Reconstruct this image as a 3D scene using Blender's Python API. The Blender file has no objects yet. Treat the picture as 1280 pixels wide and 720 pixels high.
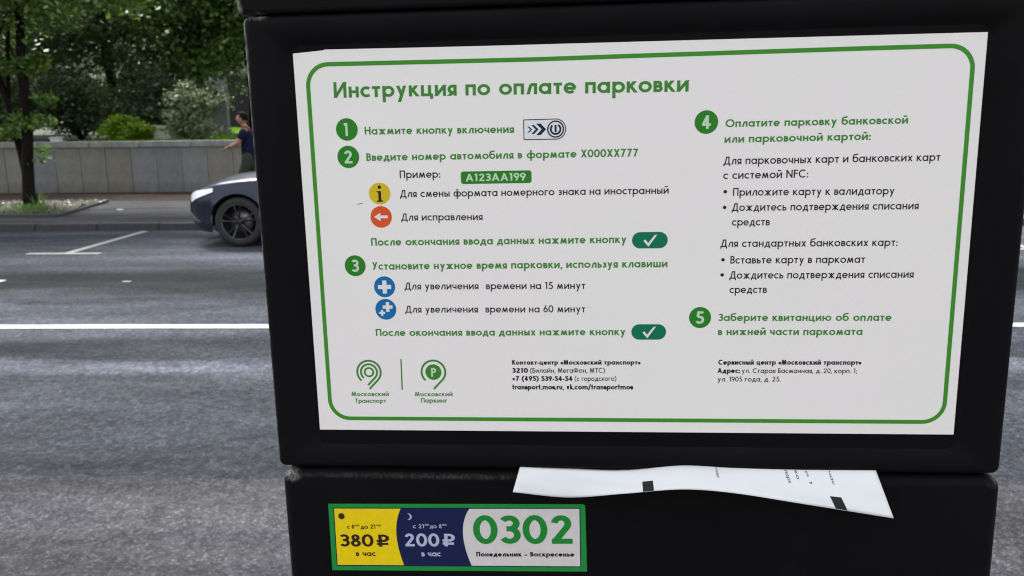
import bpy, bmesh, math, random
import numpy as np
from mathutils import Vector, Matrix
from mathutils.geometry import delaunay_2d_cdt

sc = bpy.context.scene
col = sc.collection
PI = math.pi
rnd = random.Random(7)

# ------------------------------------------------------------------ camera
HC = 1.65
cd = bpy.data.cameras.new('camera')
cam = bpy.data.objects.new('camera', cd)
col.objects.link(cam)
cam.matrix_world = Matrix((
    (0.99952, 0.003418, 0.030797, 0.0),
    (0.029522, 0.196854, -0.979988, 0.0),
    (-0.009412, 0.980427, 0.196659, HC),
    (0, 0, 0, 1)))
cd.sensor_width = 36
cd.lens = 29.306
cd.clip_start = 0.02
cd.clip_end = 2000
cd.dof.use_dof = True
cd.dof.focus_distance = 0.385
cd.dof.aperture_fstop = 30
sc.camera = cam

# ------------------------------------------------------------------ sky, sun, exposure
SUN_ELEV, SUN_AZ = math.radians(56), math.radians(-32)      # azimuth clockwise from +Y
w = bpy.data.worlds.new('World')
sc.world = w
w.use_nodes = True
nt = w.node_tree
nt.nodes.clear()
sky = nt.nodes.new('ShaderNodeTexSky')
sky.sky_type = 'NISHITA'
sky.sun_disc = False
sky.sun_elevation = SUN_ELEV
sky.sun_rotation = SUN_AZ
sky.air_density = 1.0
sky.dust_density = 4.0
hs = nt.nodes.new('ShaderNodeHueSaturation')
hs.inputs['Saturation'].default_value = 0.22
bg = nt.nodes.new('ShaderNodeBackground')
bg.inputs['Strength'].default_value = 0.15
wo = nt.nodes.new('ShaderNodeOutputWorld')
nt.links.new(sky.outputs[0], hs.inputs['Color'])
nt.links.new(hs.outputs[0], bg.inputs[0])
nt.links.new(bg.outputs[0], wo.inputs[0])
sd = bpy.data.lights.new('sun', 'SUN')
sd.energy = 2.2
sd.angle = math.radians(14)
sd.color = (1.0, 0.96, 0.9)
sun = bpy.data.objects.new('sun', sd)
col.objects.link(sun)
sdir = Vector((math.sin(SUN_AZ) * math.cos(SUN_ELEV), math.cos(SUN_AZ) * math.cos(SUN_ELEV), math.sin(SUN_ELEV)))
sun.rotation_euler = sdir.to_track_quat('Z', 'Y').to_euler()
sun.location = (0, 0, 30)
sc.view_settings.view_transform = 'Standard'
sc.view_settings.look = 'None'
sc.view_settings.exposure = 1.72
sc.view_settings.gamma = 1.0
sc.cycles.filter_width = 1.15

# ------------------------------------------------------------------ materials
class NT:
    def __init__(s, name):
        s.m = bpy.data.materials.new(name)
        s.m.use_nodes = True
        s.t = s.m.node_tree
        s.b = s.t.nodes['Principled BSDF']
        s.out = s.t.nodes['Material Output']
        s.tc = s.t.nodes.new('ShaderNodeTexCoord')
    def n(s, kind, **kw):
        x = s.t.nodes.new(kind)
        for k, v in kw.items():
            if k in x.inputs.keys() if hasattr(x.inputs, 'keys') else False:
                x.inputs[k].default_value = v
            else:
                setattr(x, k, v)
        return x
    def l(s, a, b): s.t.links.new(a, b)
    def noise(s, scale, detail=4, vec=None, rough=0.6, stretch=None):
        x = s.t.nodes.new('ShaderNodeTexNoise')
        x.inputs['Scale'].default_value = scale
        x.inputs['Detail'].default_value = detail
        x.inputs['Roughness'].default_value = rough
        v = vec or s.tc.outputs['Object']
        if stretch:
            mp = s.t.nodes.new('ShaderNodeMapping')
            mp.inputs['Scale'].default_value = stretch
            s.l(v, mp.inputs['Vector']); v = mp.outputs[0]
        s.l(v, x.inputs['Vector'])
        return x.outputs['Fac']
    def ramp(s, fac, stops, interp='LINEAR'):
        r = s.t.nodes.new('ShaderNodeValToRGB')
        r.color_ramp.interpolation = interp
        e = r.color_ramp.elements
        q = [(p, (c, c, c, 1) if isinstance(c, (int, float)) else (*c, 1)) for p, c in stops]
        e[0].position, e[1].position = q[0][0], q[-1][0]
        e[0].color, e[1].color = q[0][1], q[-1][1]
        for p, c in q[1:-1]:
            x = e.new(p); x.color = c
        s.l(fac, r.inputs[0])
        return r.outputs[0]
    def math(s, op, a, b=0.0, c=None, clamp=False):
        x = s.t.nodes.new('ShaderNodeMath'); x.operation = op; x.use_clamp = clamp
        for i, v in enumerate((a, b, c)):
            if v is None: continue
            if isinstance(v, (int, float)): x.inputs[i].default_value = v
            else: s.l(v, x.inputs[i])
        return x.outputs[0]
    def mix(s, fac, a, b, mode='MIX'):
        x = s.t.nodes.new('ShaderNodeMix'); x.data_type = 'RGBA'; x.blend_type = mode
        for i, v in ((0, fac), (6, a), (7, b)):
            if isinstance(v, (int, float)): x.inputs[i].default_value = v if i == 0 else (v, v, v, 1)
            elif isinstance(v, tuple): x.inputs[i].default_value = (*v, 1)
            else: s.l(v, x.inputs[i])
        return x.outputs[2]
    def bump(s, h, strength=0.3, dist=0.01):
        x = s.t.nodes.new('ShaderNodeBump')
        x.inputs['Strength'].default_value = strength
        x.inputs['Distance'].default_value = dist
        s.l(h, x.inputs['Height']); s.l(x.outputs[0], s.b.inputs['Normal'])
    def base(s, c):
        if isinstance(c, tuple): s.b.inputs['Base Color'].default_value = (*c, 1)
        else: s.l(c, s.b.inputs['Base Color'])
    def rough(s, v):
        if isinstance(v, (int, float)): s.b.inputs['Roughness'].default_value = v
        else: s.l(v, s.b.inputs['Roughness'])

def simple(name, c, rough=0.6, metal=0.0, nscale=30, namt=0.15, bump=0.0, bscale=200, bdist=0.002, spec=0.5, coat=0.0):
    t = NT(name)
    lo = tuple(x * (1 - namt) for x in c); hi = tuple(min(1, x * (1 + namt)) for x in c)
    t.base(t.ramp(t.noise(nscale), [(0.3, lo), (0.7, hi)]))
    if name.startswith('bark'): spec = 0.1
    t.rough(rough)
    t.b.inputs['Metallic'].default_value = metal
    t.b.inputs['Specular IOR Level'].default_value = spec
    if coat: t.b.inputs['Coat Weight'].default_value = coat; t.b.inputs['Coat Roughness'].default_value = 0.05
    if bump: t.bump(t.noise(bscale), bump, bdist)
    return t.m

M = {}
# prints and sheets
def sheet_mat():
    t = NT('sheet_paper')
    c = t.ramp(t.noise(9, 3), [(0.3, (0.82, 0.765, 0.74)), (0.7, (0.81, 0.785, 0.74))])
    c2 = t.ramp(t.noise(900, 2), [(0.3, 0.975), (0.7, 1.0)])
    c = t.mix(1.0, c, c2, 'MULTIPLY')
    v = t.t.nodes.new('ShaderNodeTexVoronoi'); v.inputs['Scale'].default_value = 42
    t.l(t.tc.outputs['Object'], v.inputs['Vector'])
    thr = t.math('LESS_THAN', v.outputs['Distance'], 0.018)
    pick = t.math('GREATER_THAN', t.noise(25, 1), 0.60)
    c = t.mix(t.math('MULTIPLY', t.math('MULTIPLY', thr, pick), 0.6), c, (0.12, 0.1, 0.08))
    t.base(c); t.rough(0.5)
    t.b.inputs['Specular IOR Level'].default_value = 0.3
    t.bump(t.noise(7, 2), 0.08, 0.0015)
    return t.m
M['sheet'] = sheet_mat()
def pr(name, c, rough=0.5): M[name] = simple(name, c, rough, nscale=300, namt=0.04, spec=0.2)
pr('receipt_ink', (0.10, 0.10, 0.11))
pr('green_print', (0.045, 0.22, 0.025))
pr('border_green', (0.045, 0.25, 0.018))
pr('badge_green', (0.02, 0.20, 0.012))
pr('black_print', (0.012, 0.011, 0.014))
pr('pale_green_print', (0.50, 0.66, 0.45))
pr('teal_print', (0.0, 0.16, 0.075))
pr('yellow_print', (0.62, 0.45, 0.008))
pr('orange_print', (0.68, 0.085, 0.015))
pr('blue_print', (0.004, 0.14, 0.36))
pr('white_print', (0.72, 0.72, 0.72))
pr('navy_print', (0.006, 0.012, 0.06))
pr('tariff_yellow', (0.78, 0.57, 0.003))
pr('tariff_white', (0.62, 0.58, 0.56))
pr('pale_print', (0.42, 0.44, 0.58))
pr('brown_print', (0.035, 0.014, 0.008))
pr('deep_green_print', (0.012, 0.22, 0.03))
pr('tariff_green', (0.012, 0.24, 0.04))
pr('dark_blue_print', (0.008, 0.012, 0.04))
M['receipt'] = simple('receipt_paper', (0.70, 0.71, 0.71), 0.6, nscale=20, namt=0.02)

def black_metal():
    t = NT('black_powder_coat')
    big = t.noise(6, 5)
    c = t.ramp(big, [(0.3, (0.002, 0.0016, 0.002)), (0.75, (0.0045, 0.0038, 0.0045))])
    # light dust and scuffed edges; an edge highlight is also painted into the colour
    bev = t.t.nodes.new('ShaderNodeBevel'); bev.samples = 4; bev.inputs['Radius'].default_value = 0.004
    geo = t.t.nodes.new('ShaderNodeNewGeometry')
    dt = t.t.nodes.new('ShaderNodeVectorMath'); dt.operation = 'DOT_PRODUCT'
    t.l(bev.outputs[0], dt.inputs[0]); t.l(geo.outputs['Normal'], dt.inputs[1])
    edge = t.math('SUBTRACT', 1.0, dt.outputs['Value'], clamp=True)
    edge = t.math('MULTIPLY', edge, 5.0, clamp=True)
    scr = t.ramp(t.noise(55, 6, rough=0.75), [(0.50, 0.0), (0.66, 1.0)])
    worn = t.math('MULTIPLY', edge, scr, clamp=True)
    # scuffed spots, with the left edge's highlight painted in: local positions (metres, on the housing)
    tot = None
    for (px, pz, rx, rz, k) in ((-0.1726, 1.540, 0.0026, 0.034, 1.0), (-0.166, 1.5565, 0.007, 0.0022, 0.6), (-0.1745, 1.575, 0.0022, 0.03, .8),
                                (-0.1665, 1.3372, 0.006, 0.0045, 0.65), (-0.045, 1.337, 0.008, 0.0012, 0.5), (-0.053, 1.3345, 0.003, 0.003, 0.4),
                                (-0.100, 1.3372, 0.10, 0.0016, 0.10), (0.170, 1.3372, 0.004, 0.003, 0.25),
                                (-0.1726, 1.44, 0.0018, 0.25, 0.5)):
        mp = t.t.nodes.new('ShaderNodeMapping')
        mp.vector_type = 'TEXTURE'
        mp.inputs['Location'].default_value = (px, -0.124, pz)
        mp.inputs['Scale'].default_value = (rx, 0.012, rz)
        t.l(t.tc.outputs['Object'], mp.inputs['Vector'])
        ln = t.t.nodes.new('ShaderNodeVectorMath'); ln.operation = 'LENGTH'
        t.l(mp.outputs[0], ln.inputs[0])
        f = t.math('MULTIPLY', t.math('SUBTRACT', 1.0, ln.outputs['Value'], clamp=True), k * 2.0, clamp=True)
        tot = f if tot is None else t.math('MAXIMUM', tot, f)
    sp = t.ramp(t.noise(260, 8, rough=0.85, stretch=(1, 1, .45)), [(0.44, 0.0), (0.62, 1.0)])
    spot = t.math('MULTIPLY', tot, sp, clamp=True)
    c = t.mix(t.math('MULTIPLY', worn, 0.15), c, (0.055, 0.052, 0.055))
    c = t.mix(t.math('MULTIPLY', edge, 0.12), c, (0.05, 0.048, 0.05))  # highlight line along the edges, painted as an even lighter grey
    c = t.mix(spot, c, (0.30, 0.285, 0.27))
    dust = t.ramp(t.noise(35, 8, rough=0.8), [(0.55, 0.0), (0.8, 0.06)])
    c = t.mix(dust, c, (0.05, 0.048, 0.05))
    t.base(c)
    t.rough(t.ramp(t.noise(20, 4), [(0.3, 0.5), (0.7, 0.68)]))
    t.b.inputs['Specular IOR Level'].default_value = 0.08
    t.bump(t.noise(700, 3), 0.25, 0.0004)
    return t.m
M['black_metal'] = black_metal()
M['black_plain'] = simple('black_recess', (0.005, 0.0045, 0.0055), 0.8, nscale=60, namt=0.3, spec=0.1)

def asphalt(name, c0, c1, grain_scale, bands=None, sparkle=0.5, rough=(0.8, 0.95), spec=0.04):
    t = NT(name)
    v = t.tc.outputs['Object']
    fine = t.noise(grain_scale, 6, rough=0.75)
    vo = t.t.nodes.new('ShaderNodeTexVoronoi'); vo.inputs['Scale'].default_value = grain_scale * 1.1
    t.l(v, vo.inputs['Vector'])
    bwn = t.t.nodes.new('ShaderNodeSeparateColor'); t.l(vo.outputs['Color'], bwn.inputs[0])
    stone = t.ramp(bwn.outputs[0], [(0.0, 0.68), (0.55, 0.90), (0.85, 1.12), (1.0, 1.0 + 1.2 * sparkle)])
    vo2 = t.t.nodes.new('ShaderNodeTexVoronoi'); vo2.inputs['Scale'].default_value = grain_scale * 0.42
    t.l(v, vo2.inputs['Vector'])
    b2 = t.t.nodes.new('ShaderNodeSeparateColor'); t.l(vo2.outputs['Color'], b2.inputs[0])
    stone2 = t.ramp(b2.outputs[1], [(0.0, 0.74), (0.5, 0.97), (1.0, 1.25)])
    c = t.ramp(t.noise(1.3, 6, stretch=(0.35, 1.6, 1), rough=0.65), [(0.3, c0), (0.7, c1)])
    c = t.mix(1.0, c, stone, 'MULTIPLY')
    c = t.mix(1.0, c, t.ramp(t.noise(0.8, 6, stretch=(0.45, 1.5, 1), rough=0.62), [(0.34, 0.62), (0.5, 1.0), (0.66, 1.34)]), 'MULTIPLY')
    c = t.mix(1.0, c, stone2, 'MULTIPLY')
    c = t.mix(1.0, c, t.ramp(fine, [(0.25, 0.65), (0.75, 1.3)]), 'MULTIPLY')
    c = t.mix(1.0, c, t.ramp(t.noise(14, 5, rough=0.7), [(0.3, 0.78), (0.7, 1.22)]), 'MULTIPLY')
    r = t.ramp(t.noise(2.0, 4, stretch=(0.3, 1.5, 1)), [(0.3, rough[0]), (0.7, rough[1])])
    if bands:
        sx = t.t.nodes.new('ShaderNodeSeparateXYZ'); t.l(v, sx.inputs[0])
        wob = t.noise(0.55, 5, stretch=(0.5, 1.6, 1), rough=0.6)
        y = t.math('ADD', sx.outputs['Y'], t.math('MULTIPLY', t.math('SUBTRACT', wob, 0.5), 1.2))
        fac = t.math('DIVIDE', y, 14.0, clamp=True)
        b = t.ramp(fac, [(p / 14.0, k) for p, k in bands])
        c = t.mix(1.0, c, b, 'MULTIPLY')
    cr = t.t.nodes.new('ShaderNodeTexVoronoi'); cr.feature = 'DISTANCE_TO_EDGE'; cr.inputs['Scale'].default_value = 0.55
    wv = t.t.nodes.new('ShaderNodeVectorMath'); wv.operation = 'ADD'
    nz = t.t.nodes.new('ShaderNodeTexNoise'); nz.inputs['Scale'].default_value = 2.2; nz.inputs['Detail'].default_value = 7; t.l(v, nz.inputs['Vector'])
    t.l(v, wv.inputs[0]); t.l(nz.outputs['Color'], wv.inputs[1]); t.l(wv.outputs[0], cr.inputs['Vector'])
    crack = t.math('MULTIPLY', t.math('LESS_THAN', cr.outputs['Distance'], 0.0035), t.ramp(t.noise(0.7, 3), [(0.5, 0.0), (0.58, 0.6)]))
    c = t.mix(crack, c, (0.010, 0.010, 0.011))
    oil = t.ramp(t.noise(2.6, 5, rough=0.5), [(0.66, 1.0), (0.74, 0.62)])
    c = t.mix(1.0, c, oil, 'MULTIPLY')
    t.base(c); t.rough(r)
    t.b.inputs['Specular IOR Level'].default_value = spec
    hgt = t.math('ADD', t.math('MULTIPLY', fine, 0.6), vo.outputs['Distance'])
    t.bump(hgt, 0.55, 0.006)
    return t.m
g = lambda k, r=1.0, gg=1.0, b=1.0: (k * r, k * gg, k * b)
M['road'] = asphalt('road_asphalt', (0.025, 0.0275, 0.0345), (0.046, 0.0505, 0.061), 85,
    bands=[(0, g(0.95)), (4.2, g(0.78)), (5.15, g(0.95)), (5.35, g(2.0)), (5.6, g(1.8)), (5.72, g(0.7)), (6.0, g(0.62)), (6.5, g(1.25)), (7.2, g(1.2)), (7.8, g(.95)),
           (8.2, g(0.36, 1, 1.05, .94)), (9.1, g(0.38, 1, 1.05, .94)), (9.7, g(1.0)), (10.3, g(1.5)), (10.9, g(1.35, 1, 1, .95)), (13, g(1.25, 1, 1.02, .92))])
M['road_near'] = asphalt('near_asphalt', (0.028, 0.0285, 0.033), (0.050, 0.050, 0.055), 120, sparkle=0.8, rough=(0.7, 0.9))
M['walk'] = asphalt('walk_asphalt', (0.045, 0.046, 0.049), (0.066, 0.067, 0.070), 70, sparkle=0.4, rough=(0.7, 0.9))
M['brown_walk'] = asphalt('brown_paving', (0.028, 0.021, 0.019), (0.05, 0.039, 0.034), 40, sparkle=0.3, rough=(0.8, 0.95))
M['kerb'] = simple('kerb_granite', (0.19, 0.19, 0.185), 0.8, nscale=60, namt=0.35, bump=0.4, bscale=90, bdist=0.004)
M['kerb_dark'] = simple('dirty_kerb_concrete', (0.042, 0.042, 0.044), 0.85, nscale=40, namt=0.4, bump=0.4, bscale=80, bdist=0.004)
def paint():
    t = NT('road_paint')
    chip = t.ramp(t.noise(38, 6, rough=0.8), [(0.33, 0.0), (0.44, 1.0)])
    c = t.mix(chip, (0.07, 0.07, 0.075), (0.30, 0.305, 0.28))
    t.base(c); t.rough(0.6); t.bump(t.noise(120), 0.3, 0.003)
    return t.m
M['paint'] = paint()
def worn_paint():
    t = NT('worn_road_paint')
    chip = t.ramp(t.noise(30, 6, rough=0.8), [(0.38, 0.25), (0.52, 1.0)])
    t.base(t.mix(chip, (0.05, 0.05, 0.055), (0.22, 0.22, 0.22))); t.rough(0.65); t.bump(t.noise(120), 0.3, 0.003)
    return t.m
M['worn_paint'] = worn_paint()
def slab():
    t = NT('wall_slab_stone')
    oi = t.t.nodes.new('ShaderNodeObjectInfo')
    c = t.ramp(oi.outputs['Random'], [(0.0, (0.165, 0.17, 0.176)), (0.35, (0.20, 0.20, 0.205)), (0.6, (0.19, 0.178, 0.15)), (0.8, (0.205, 0.198, 0.178)), (1.0, (0.165, 0.17, 0.178))])
    c = t.mix(1.0, c, t.ramp(t.noise(3.5, 6, rough=0.7), [(0.3, 0.75), (0.7, 1.2)]), 'MULTIPLY')
    c = t.mix(1.0, c, t.ramp(t.noise(60, 4), [(0.3, 0.85), (0.7, 1.15)]), 'MULTIPLY')
    sx = t.t.nodes.new('ShaderNodeSeparateXYZ'); t.l(t.tc.outputs['Object'], sx.inputs[0])
    hz = t.math('ADD', sx.outputs['Z'], t.math('MULTIPLY', t.noise(8, 4), 0.22))
    c = t.mix(1.0, c, t.ramp(hz, [(0.12, (0.62, 0.60, 0.57)), (0.42, (1, 1, 1))]), 'MULTIPLY')     # darker and browner towards the foot
    t.base(c); t.rough(0.8); t.bump(t.noise(70, 5), 0.4, 0.004)
    return t.m
M['slab'] = slab()
M['wall_core'] = simple('mortar', (0.10, 0.098, 0.09), 0.9)
M['coping'] = simple('coping_concrete', (0.21, 0.215, 0.205), 0.8, nscale=5, namt=0.3, bump=0.4, bscale=70, bdist=0.005)
M['soil'] = simple('planter_soil', (0.045, 0.042, 0.03), 0.95, nscale=12, namt=0.6, bump=1.0, bscale=25, bdist=0.05)
M['bark'] = simple('bark', (0.010, 0.008, 0.007), 0.9, nscale=25, namt=0.5, bump=1.0, bscale=45, bdist=0.02)
M['bark_pale'] = simple('bark_pale', (0.07, 0.062, 0.05), 0.9, nscale=25, namt=0.5, bump=1.0, bscale=45, bdist=0.02)
M['lawn'] = simple('lawn', (0.10, 0.22, 0.02), 0.9, nscale=4, namt=0.45, bump=0.8, bscale=60, bdist=0.03)  # sunlit patch of grass: its brightness is put into this green
M['garden'] = simple('garden_soil', (0.035, 0.045, 0.02), 0.95, nscale=3, namt=0.5, bump=0.8, bscale=20, bdist=0.05)
M['ground'] = simple('ground', (0.09, 0.088, 0.082), 0.95, nscale=1, namt=0.3)
M['grey_stone'] = simple('grey_stone', (0.25, 0.26, 0.28), 0.7, nscale=6, namt=0.2)
M['white_box'] = simple('white_plastic', (0.55, 0.56, 0.56), 0.5, nscale=6, namt=0.1)

def leaf_mat(name, lo, hi, rough=0.5, trans=0.3):
    t = NT(name)
    a = t.t.nodes.new('ShaderNodeAttribute'); a.attribute_name = 'tint'
    c = t.ramp(a.outputs['Fac'], [(0.0, lo), (0.55, tuple((x + y) / 2 for x, y in zip(lo, hi))), (1.0, hi)])
    t.base(c); t.rough(rough)
    t.b.inputs['Specular IOR Level'].default_value = 0.5
    tr = t.t.nodes.new('ShaderNodeBsdfTranslucent')
    c2 = t.mix(1.0, c, (1.25, 1.35, 0.6), 'MULTIPLY')
    t.l(c2, tr.inputs[0])
    ms = t.t.nodes.new('ShaderNodeMixShader'); ms.inputs[0].default_value = trans
    t.l(t.b.outputs[0], ms.inputs[1]); t.l(tr.outputs[0], ms.inputs[2]); t.l(ms.outputs[0], t.out.inputs[0])
    return t.m
M['leaf_maple_sunlit'] = leaf_mat('sunlit_maple_leaves', (0.040, 0.092, 0.018), (0.17, 0.29, 0.055))  # sunlit look of the leaves put into brighter greens
M['leaf_dark'] = leaf_mat('dark_leaves', (0.024, 0.048, 0.018), (0.09, 0.14, 0.055))
M['leaf_mid'] = leaf_mat('mid_leaves', (0.034, 0.072, 0.034), (0.13, 0.20, 0.10))
M['leaf_bright'] = leaf_mat('bright_leaves', (0.09, 0.17, 0.006), (0.22, 0.36, 0.02), trans=0.35)  # sunlit bush and grass: the brightness is put into the leaf colour
M['leaf_grey'] = leaf_mat('grey_green_leaves', (0.05, 0.09, 0.035), (0.32, 0.37, 0.24), trans=0.2)
M['leaf_weed'] = leaf_mat('weed_leaves', (0.06, 0.13, 0.02), (0.16, 0.28, 0.06))
M['leaf_litter'] = leaf_mat('leaf_litter', (0.04, 0.045, 0.025), (0.13, 0.13, 0.10), trans=0.0)

M['car_paint'] = simple('car_paint', (0.012, 0.018, 0.036), 0.32, metal=0.5, nscale=900, namt=0.2, coat=0.3)
M['tyre'] = simple('tyre_rubber', (0.012, 0.012, 0.013), 0.75)
M['rim'] = simple('dark_alloy', (0.03, 0.03, 0.033), 0.35, metal=0.8)
M['rim_edge'] = simple('machined_alloy', (0.11, 0.11, 0.12), 0.3, metal=0.9)
M['brake'] = simple('brake_steel', (0.22, 0.2, 0.19), 0.45, metal=0.9)
M['glass'] = simple('tinted_glass', (0.01, 0.012, 0.014), 0.06, spec=0.8)
M['black_plastic'] = simple('black_plastic', (0.012, 0.012, 0.013), 0.6)
M['chrome'] = simple('chrome', (0.5, 0.5, 0.52), 0.15, metal=1.0)
def lampm():
    t = NT('headlight_lens')
    t.base((0.5, 0.54, 0.58)); t.rough(0.12); t.b.inputs['Coat Weight'].default_value = 1
    t.b.inputs['Emission Color'].default_value = (0.85, 0.95, 1, 1); t.b.inputs['Emission Strength'].default_value = 0.15
    return t.m
M['headlamp'] = lampm()
M['red_lens'] = simple('red_lens', (0.3, 0.01, 0.01), 0.15)
M['plate'] = simple('number_plate_white', (0.7, 0.7, 0.7), 0.4)
M['skin'] = simple('skin', (0.30, 0.15, 0.10), 0.55, namt=0.08)
M['navy_cloth'] = simple('navy_cotton', (0.006, 0.009, 0.026), 0.9, spec=0.1, nscale=40, namt=0.3, bump=0.4, bscale=30, bdist=0.01)
M['olive_cloth'] = simple('olive_cotton', (0.035, 0.042, 0.03), 0.9, spec=0.1, nscale=30, namt=0.3, bump=0.4, bscale=20, bdist=0.01)
M['hair'] = simple('dark_hair', (0.008, 0.005, 0.004), 0.8, spec=0.1, bump=0.6, bscale=80, bdist=0.005)
M['red_strap'] = simple('red_webbing', (0.10, 0.012, 0.02), 0.8)
M['leather'] = simple('shoe_leather', (0.03, 0.025, 0.02), 0.5)
M['facade'] = simple('facade_plaster', (0.34, 0.33, 0.31), 0.85, nscale=1.5, namt=0.15)
M['window_frame'] = simple('window_frame', (0.5, 0.5, 0.48), 0.6)
M['pane'] = simple('window_pane', (0.04, 0.05, 0.06), 0.1, spec=0.8)

# ------------------------------------------------------------------ helpers
def tag(o, label=None, cat=None, group=None, kind=None):
    if label: o['label'] = label
    if cat: o['category'] = cat
    if group: o['group'] = group
    if kind: o['kind'] = kind
    return o
def empty(name, loc=(0, 0, 0), rz=0.0, label=None, cat=None, group=None):
    o = bpy.data.objects.new(name, None)
    o.empty_display_size = 0.2
    col.objects.link(o)
    o.location = loc; o.rotation_euler = (0, 0, rz)
    return tag(o, label, cat, group)
def from_bm(name, bm, mat, parent=None, smooth=False):
    me = bpy.data.meshes.new(name)
    bmesh.ops.recalc_face_normals(bm, faces=bm.faces[:])
    bm.to_mesh(me); bm.free()
    return link(name, me, mat, parent, smooth)
def link(name, me, mat, parent=None, smooth=False):
    if mat is not None and len(me.materials) == 0: me.materials.append(M[mat] if isinstance(mat, str) else mat)
    if smooth: me.polygons.foreach_set('use_smooth', [True] * len(me.polygons))
    o = bpy.data.objects.new(name, me)
    col.objects.link(o)
    if parent is not None: o.parent = parent
    return o
def add_box(bm, x0, y0, z0, x1, y1, z1, bev=0.0):
    b2 = bmesh.new()
    vs = [b2.verts.new((x, y, z)) for x in (x0, x1) for y in (y0, y1) for z in (z0, z1)]
    for f in ((0, 1, 3, 2), (4, 6, 7, 5), (0, 4, 5, 1), (2, 3, 7, 6), (0, 2, 6, 4), (1, 5, 7, 3)):
        b2.faces.new([vs[i] for i in f])
    if bev: bmesh.ops.bevel(b2, geom=b2.edges[:], offset=bev, segments=2, affect='EDGES')
    me = bpy.data.meshes.new('t'); b2.to_mesh(me); b2.free(); bm.from_mesh(me); bpy.data.meshes.remove(me)
def box(name, p0, p1, mat, parent=None, bev=0.0):
    bm = bmesh.new(); add_box(bm, *p0, *p1, bev); return from_bm(name, bm, mat, parent)
def sheet(name, x0, y0, x1, y1, z, mat, nx=1, ny=1, zf=None):
    vs = []; fs = []
    for j in range(ny + 1):
        for i in range(nx + 1):
            x = x0 + (x1 - x0) * i / nx; y = y0 + (y1 - y0) * j / ny
            vs.append((x, y, z if zf is None else zf(x, y)))
    for j in range(ny):
        for i in range(nx):
            a = j * (nx + 1) + i; fs.append((a, a + 1, a + nx + 2, a + nx + 1))
    me = bpy.data.meshes.new(name); me.from_pydata(vs, [], fs)
    return link(name, me, mat)
def tube(bm, pts, radii, seg=8, cap=True):
    rings = []
    pts = [Vector(p) for p in pts]
    prev = None
    for i, p in enumerate(pts):
        d = (pts[min(i + 1, len(pts) - 1)] - pts[max(i - 1, 0)]).normalized()
        if prev is None:
            a = d.orthogonal().normalized()
        else:
            a = (prev - d * prev.dot(d)).normalized()
        prev = a
        b = d.cross(a)
        r = radii[i] if isinstance(radii, (list, tuple)) else radii
        rings.append([bm.verts.new(p + (a * math.cos(2 * PI * k / seg) + b * math.sin(2 * PI * k / seg)) * r) for k in range(seg)])
    for i in range(len(rings) - 1):
        for k in range(seg):
            bm.faces.new((rings[i][k], rings[i][(k + 1) % seg], rings[i + 1][(k + 1) % seg], rings[i + 1][k]))
    if cap:
        bm.faces.new(rings[0]); bm.faces.new(rings[-1])
def loft(bm, rings, closed=True, cap0=False, cap1=False):
    R = [[bm.verts.new(p) for p in r] for r in rings]
    n = len(R[0])
    for i in range(len(R) - 1):
        for k in range(n if closed else n - 1):
            bm.faces.new((R[i][k], R[i][(k + 1) % n], R[i + 1][(k + 1) % n], R[i + 1][k]))
    if cap0: bm.faces.new(R[0])
    if cap1: bm.faces.new(R[-1])
    return R
def copy_tree(o, parent=None):
    c = o.copy(); col.objects.link(c)
    if parent is not None: c.parent = parent
    for ch in list(o.children): copy_tree(ch, c)
    return c

# ------------------------------------------------------------------ geometric sans lettering (drawn as strokes, merged flat)
X = 0.62
def arc(cx, cy, rx, ry, a0, a1, n=None):
    n = n or max(4, int(abs(a1 - a0) / 13))
    return [(cx + rx * math.cos(math.radians(a0 + (a1 - a0) * i / n)), cy + ry * math.sin(math.radians(a0 + (a1 - a0) * i / n))) for i in range(n + 1)]
def bez(p0, p1, p2, p3, n=8):
    o = []
    for i in range(n + 1):
        t = i / n; u = 1 - t
        o.append(tuple(u**3 * a + 3 * u * u * t * b + 3 * u * t * t * c + t**3 * d for a, b, c, d in zip(p0, p1, p2, p3)))
    return o
def ext(x0, y0, x1, y1, k0, k1=None):
    k1 = k0 if k1 is None else k1
    L = math.hypot(x1 - x0, y1 - y0); dx = (x1 - x0) / L; dy = (y1 - y0) / L
    return [(x0 - dx * k0, y0 - dy * k0), (x1 + dx * k1, y1 + dy * k1)]
def clip_poly(poly, lo, hi, ax):
    for sgn, lim in ((1, lo), (-1, hi)):
        if lim is None: continue
        out = []
        for i in range(len(poly)):
            p, q = poly[i], poly[(i + 1) % len(poly)]
            dp, dq = sgn * (p[ax] - lim), sgn * (q[ax] - lim)
            if dp >= 0: out.append(p)
            if (dp > 0 > dq) or (dp < 0 < dq):
                t = dp / (dp - dq); out.append((p[0] + (q[0] - p[0]) * t, p[1] + (q[1] - p[1]) * t))
        poly = out
        if len(poly) < 3: return []
    return poly
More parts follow.
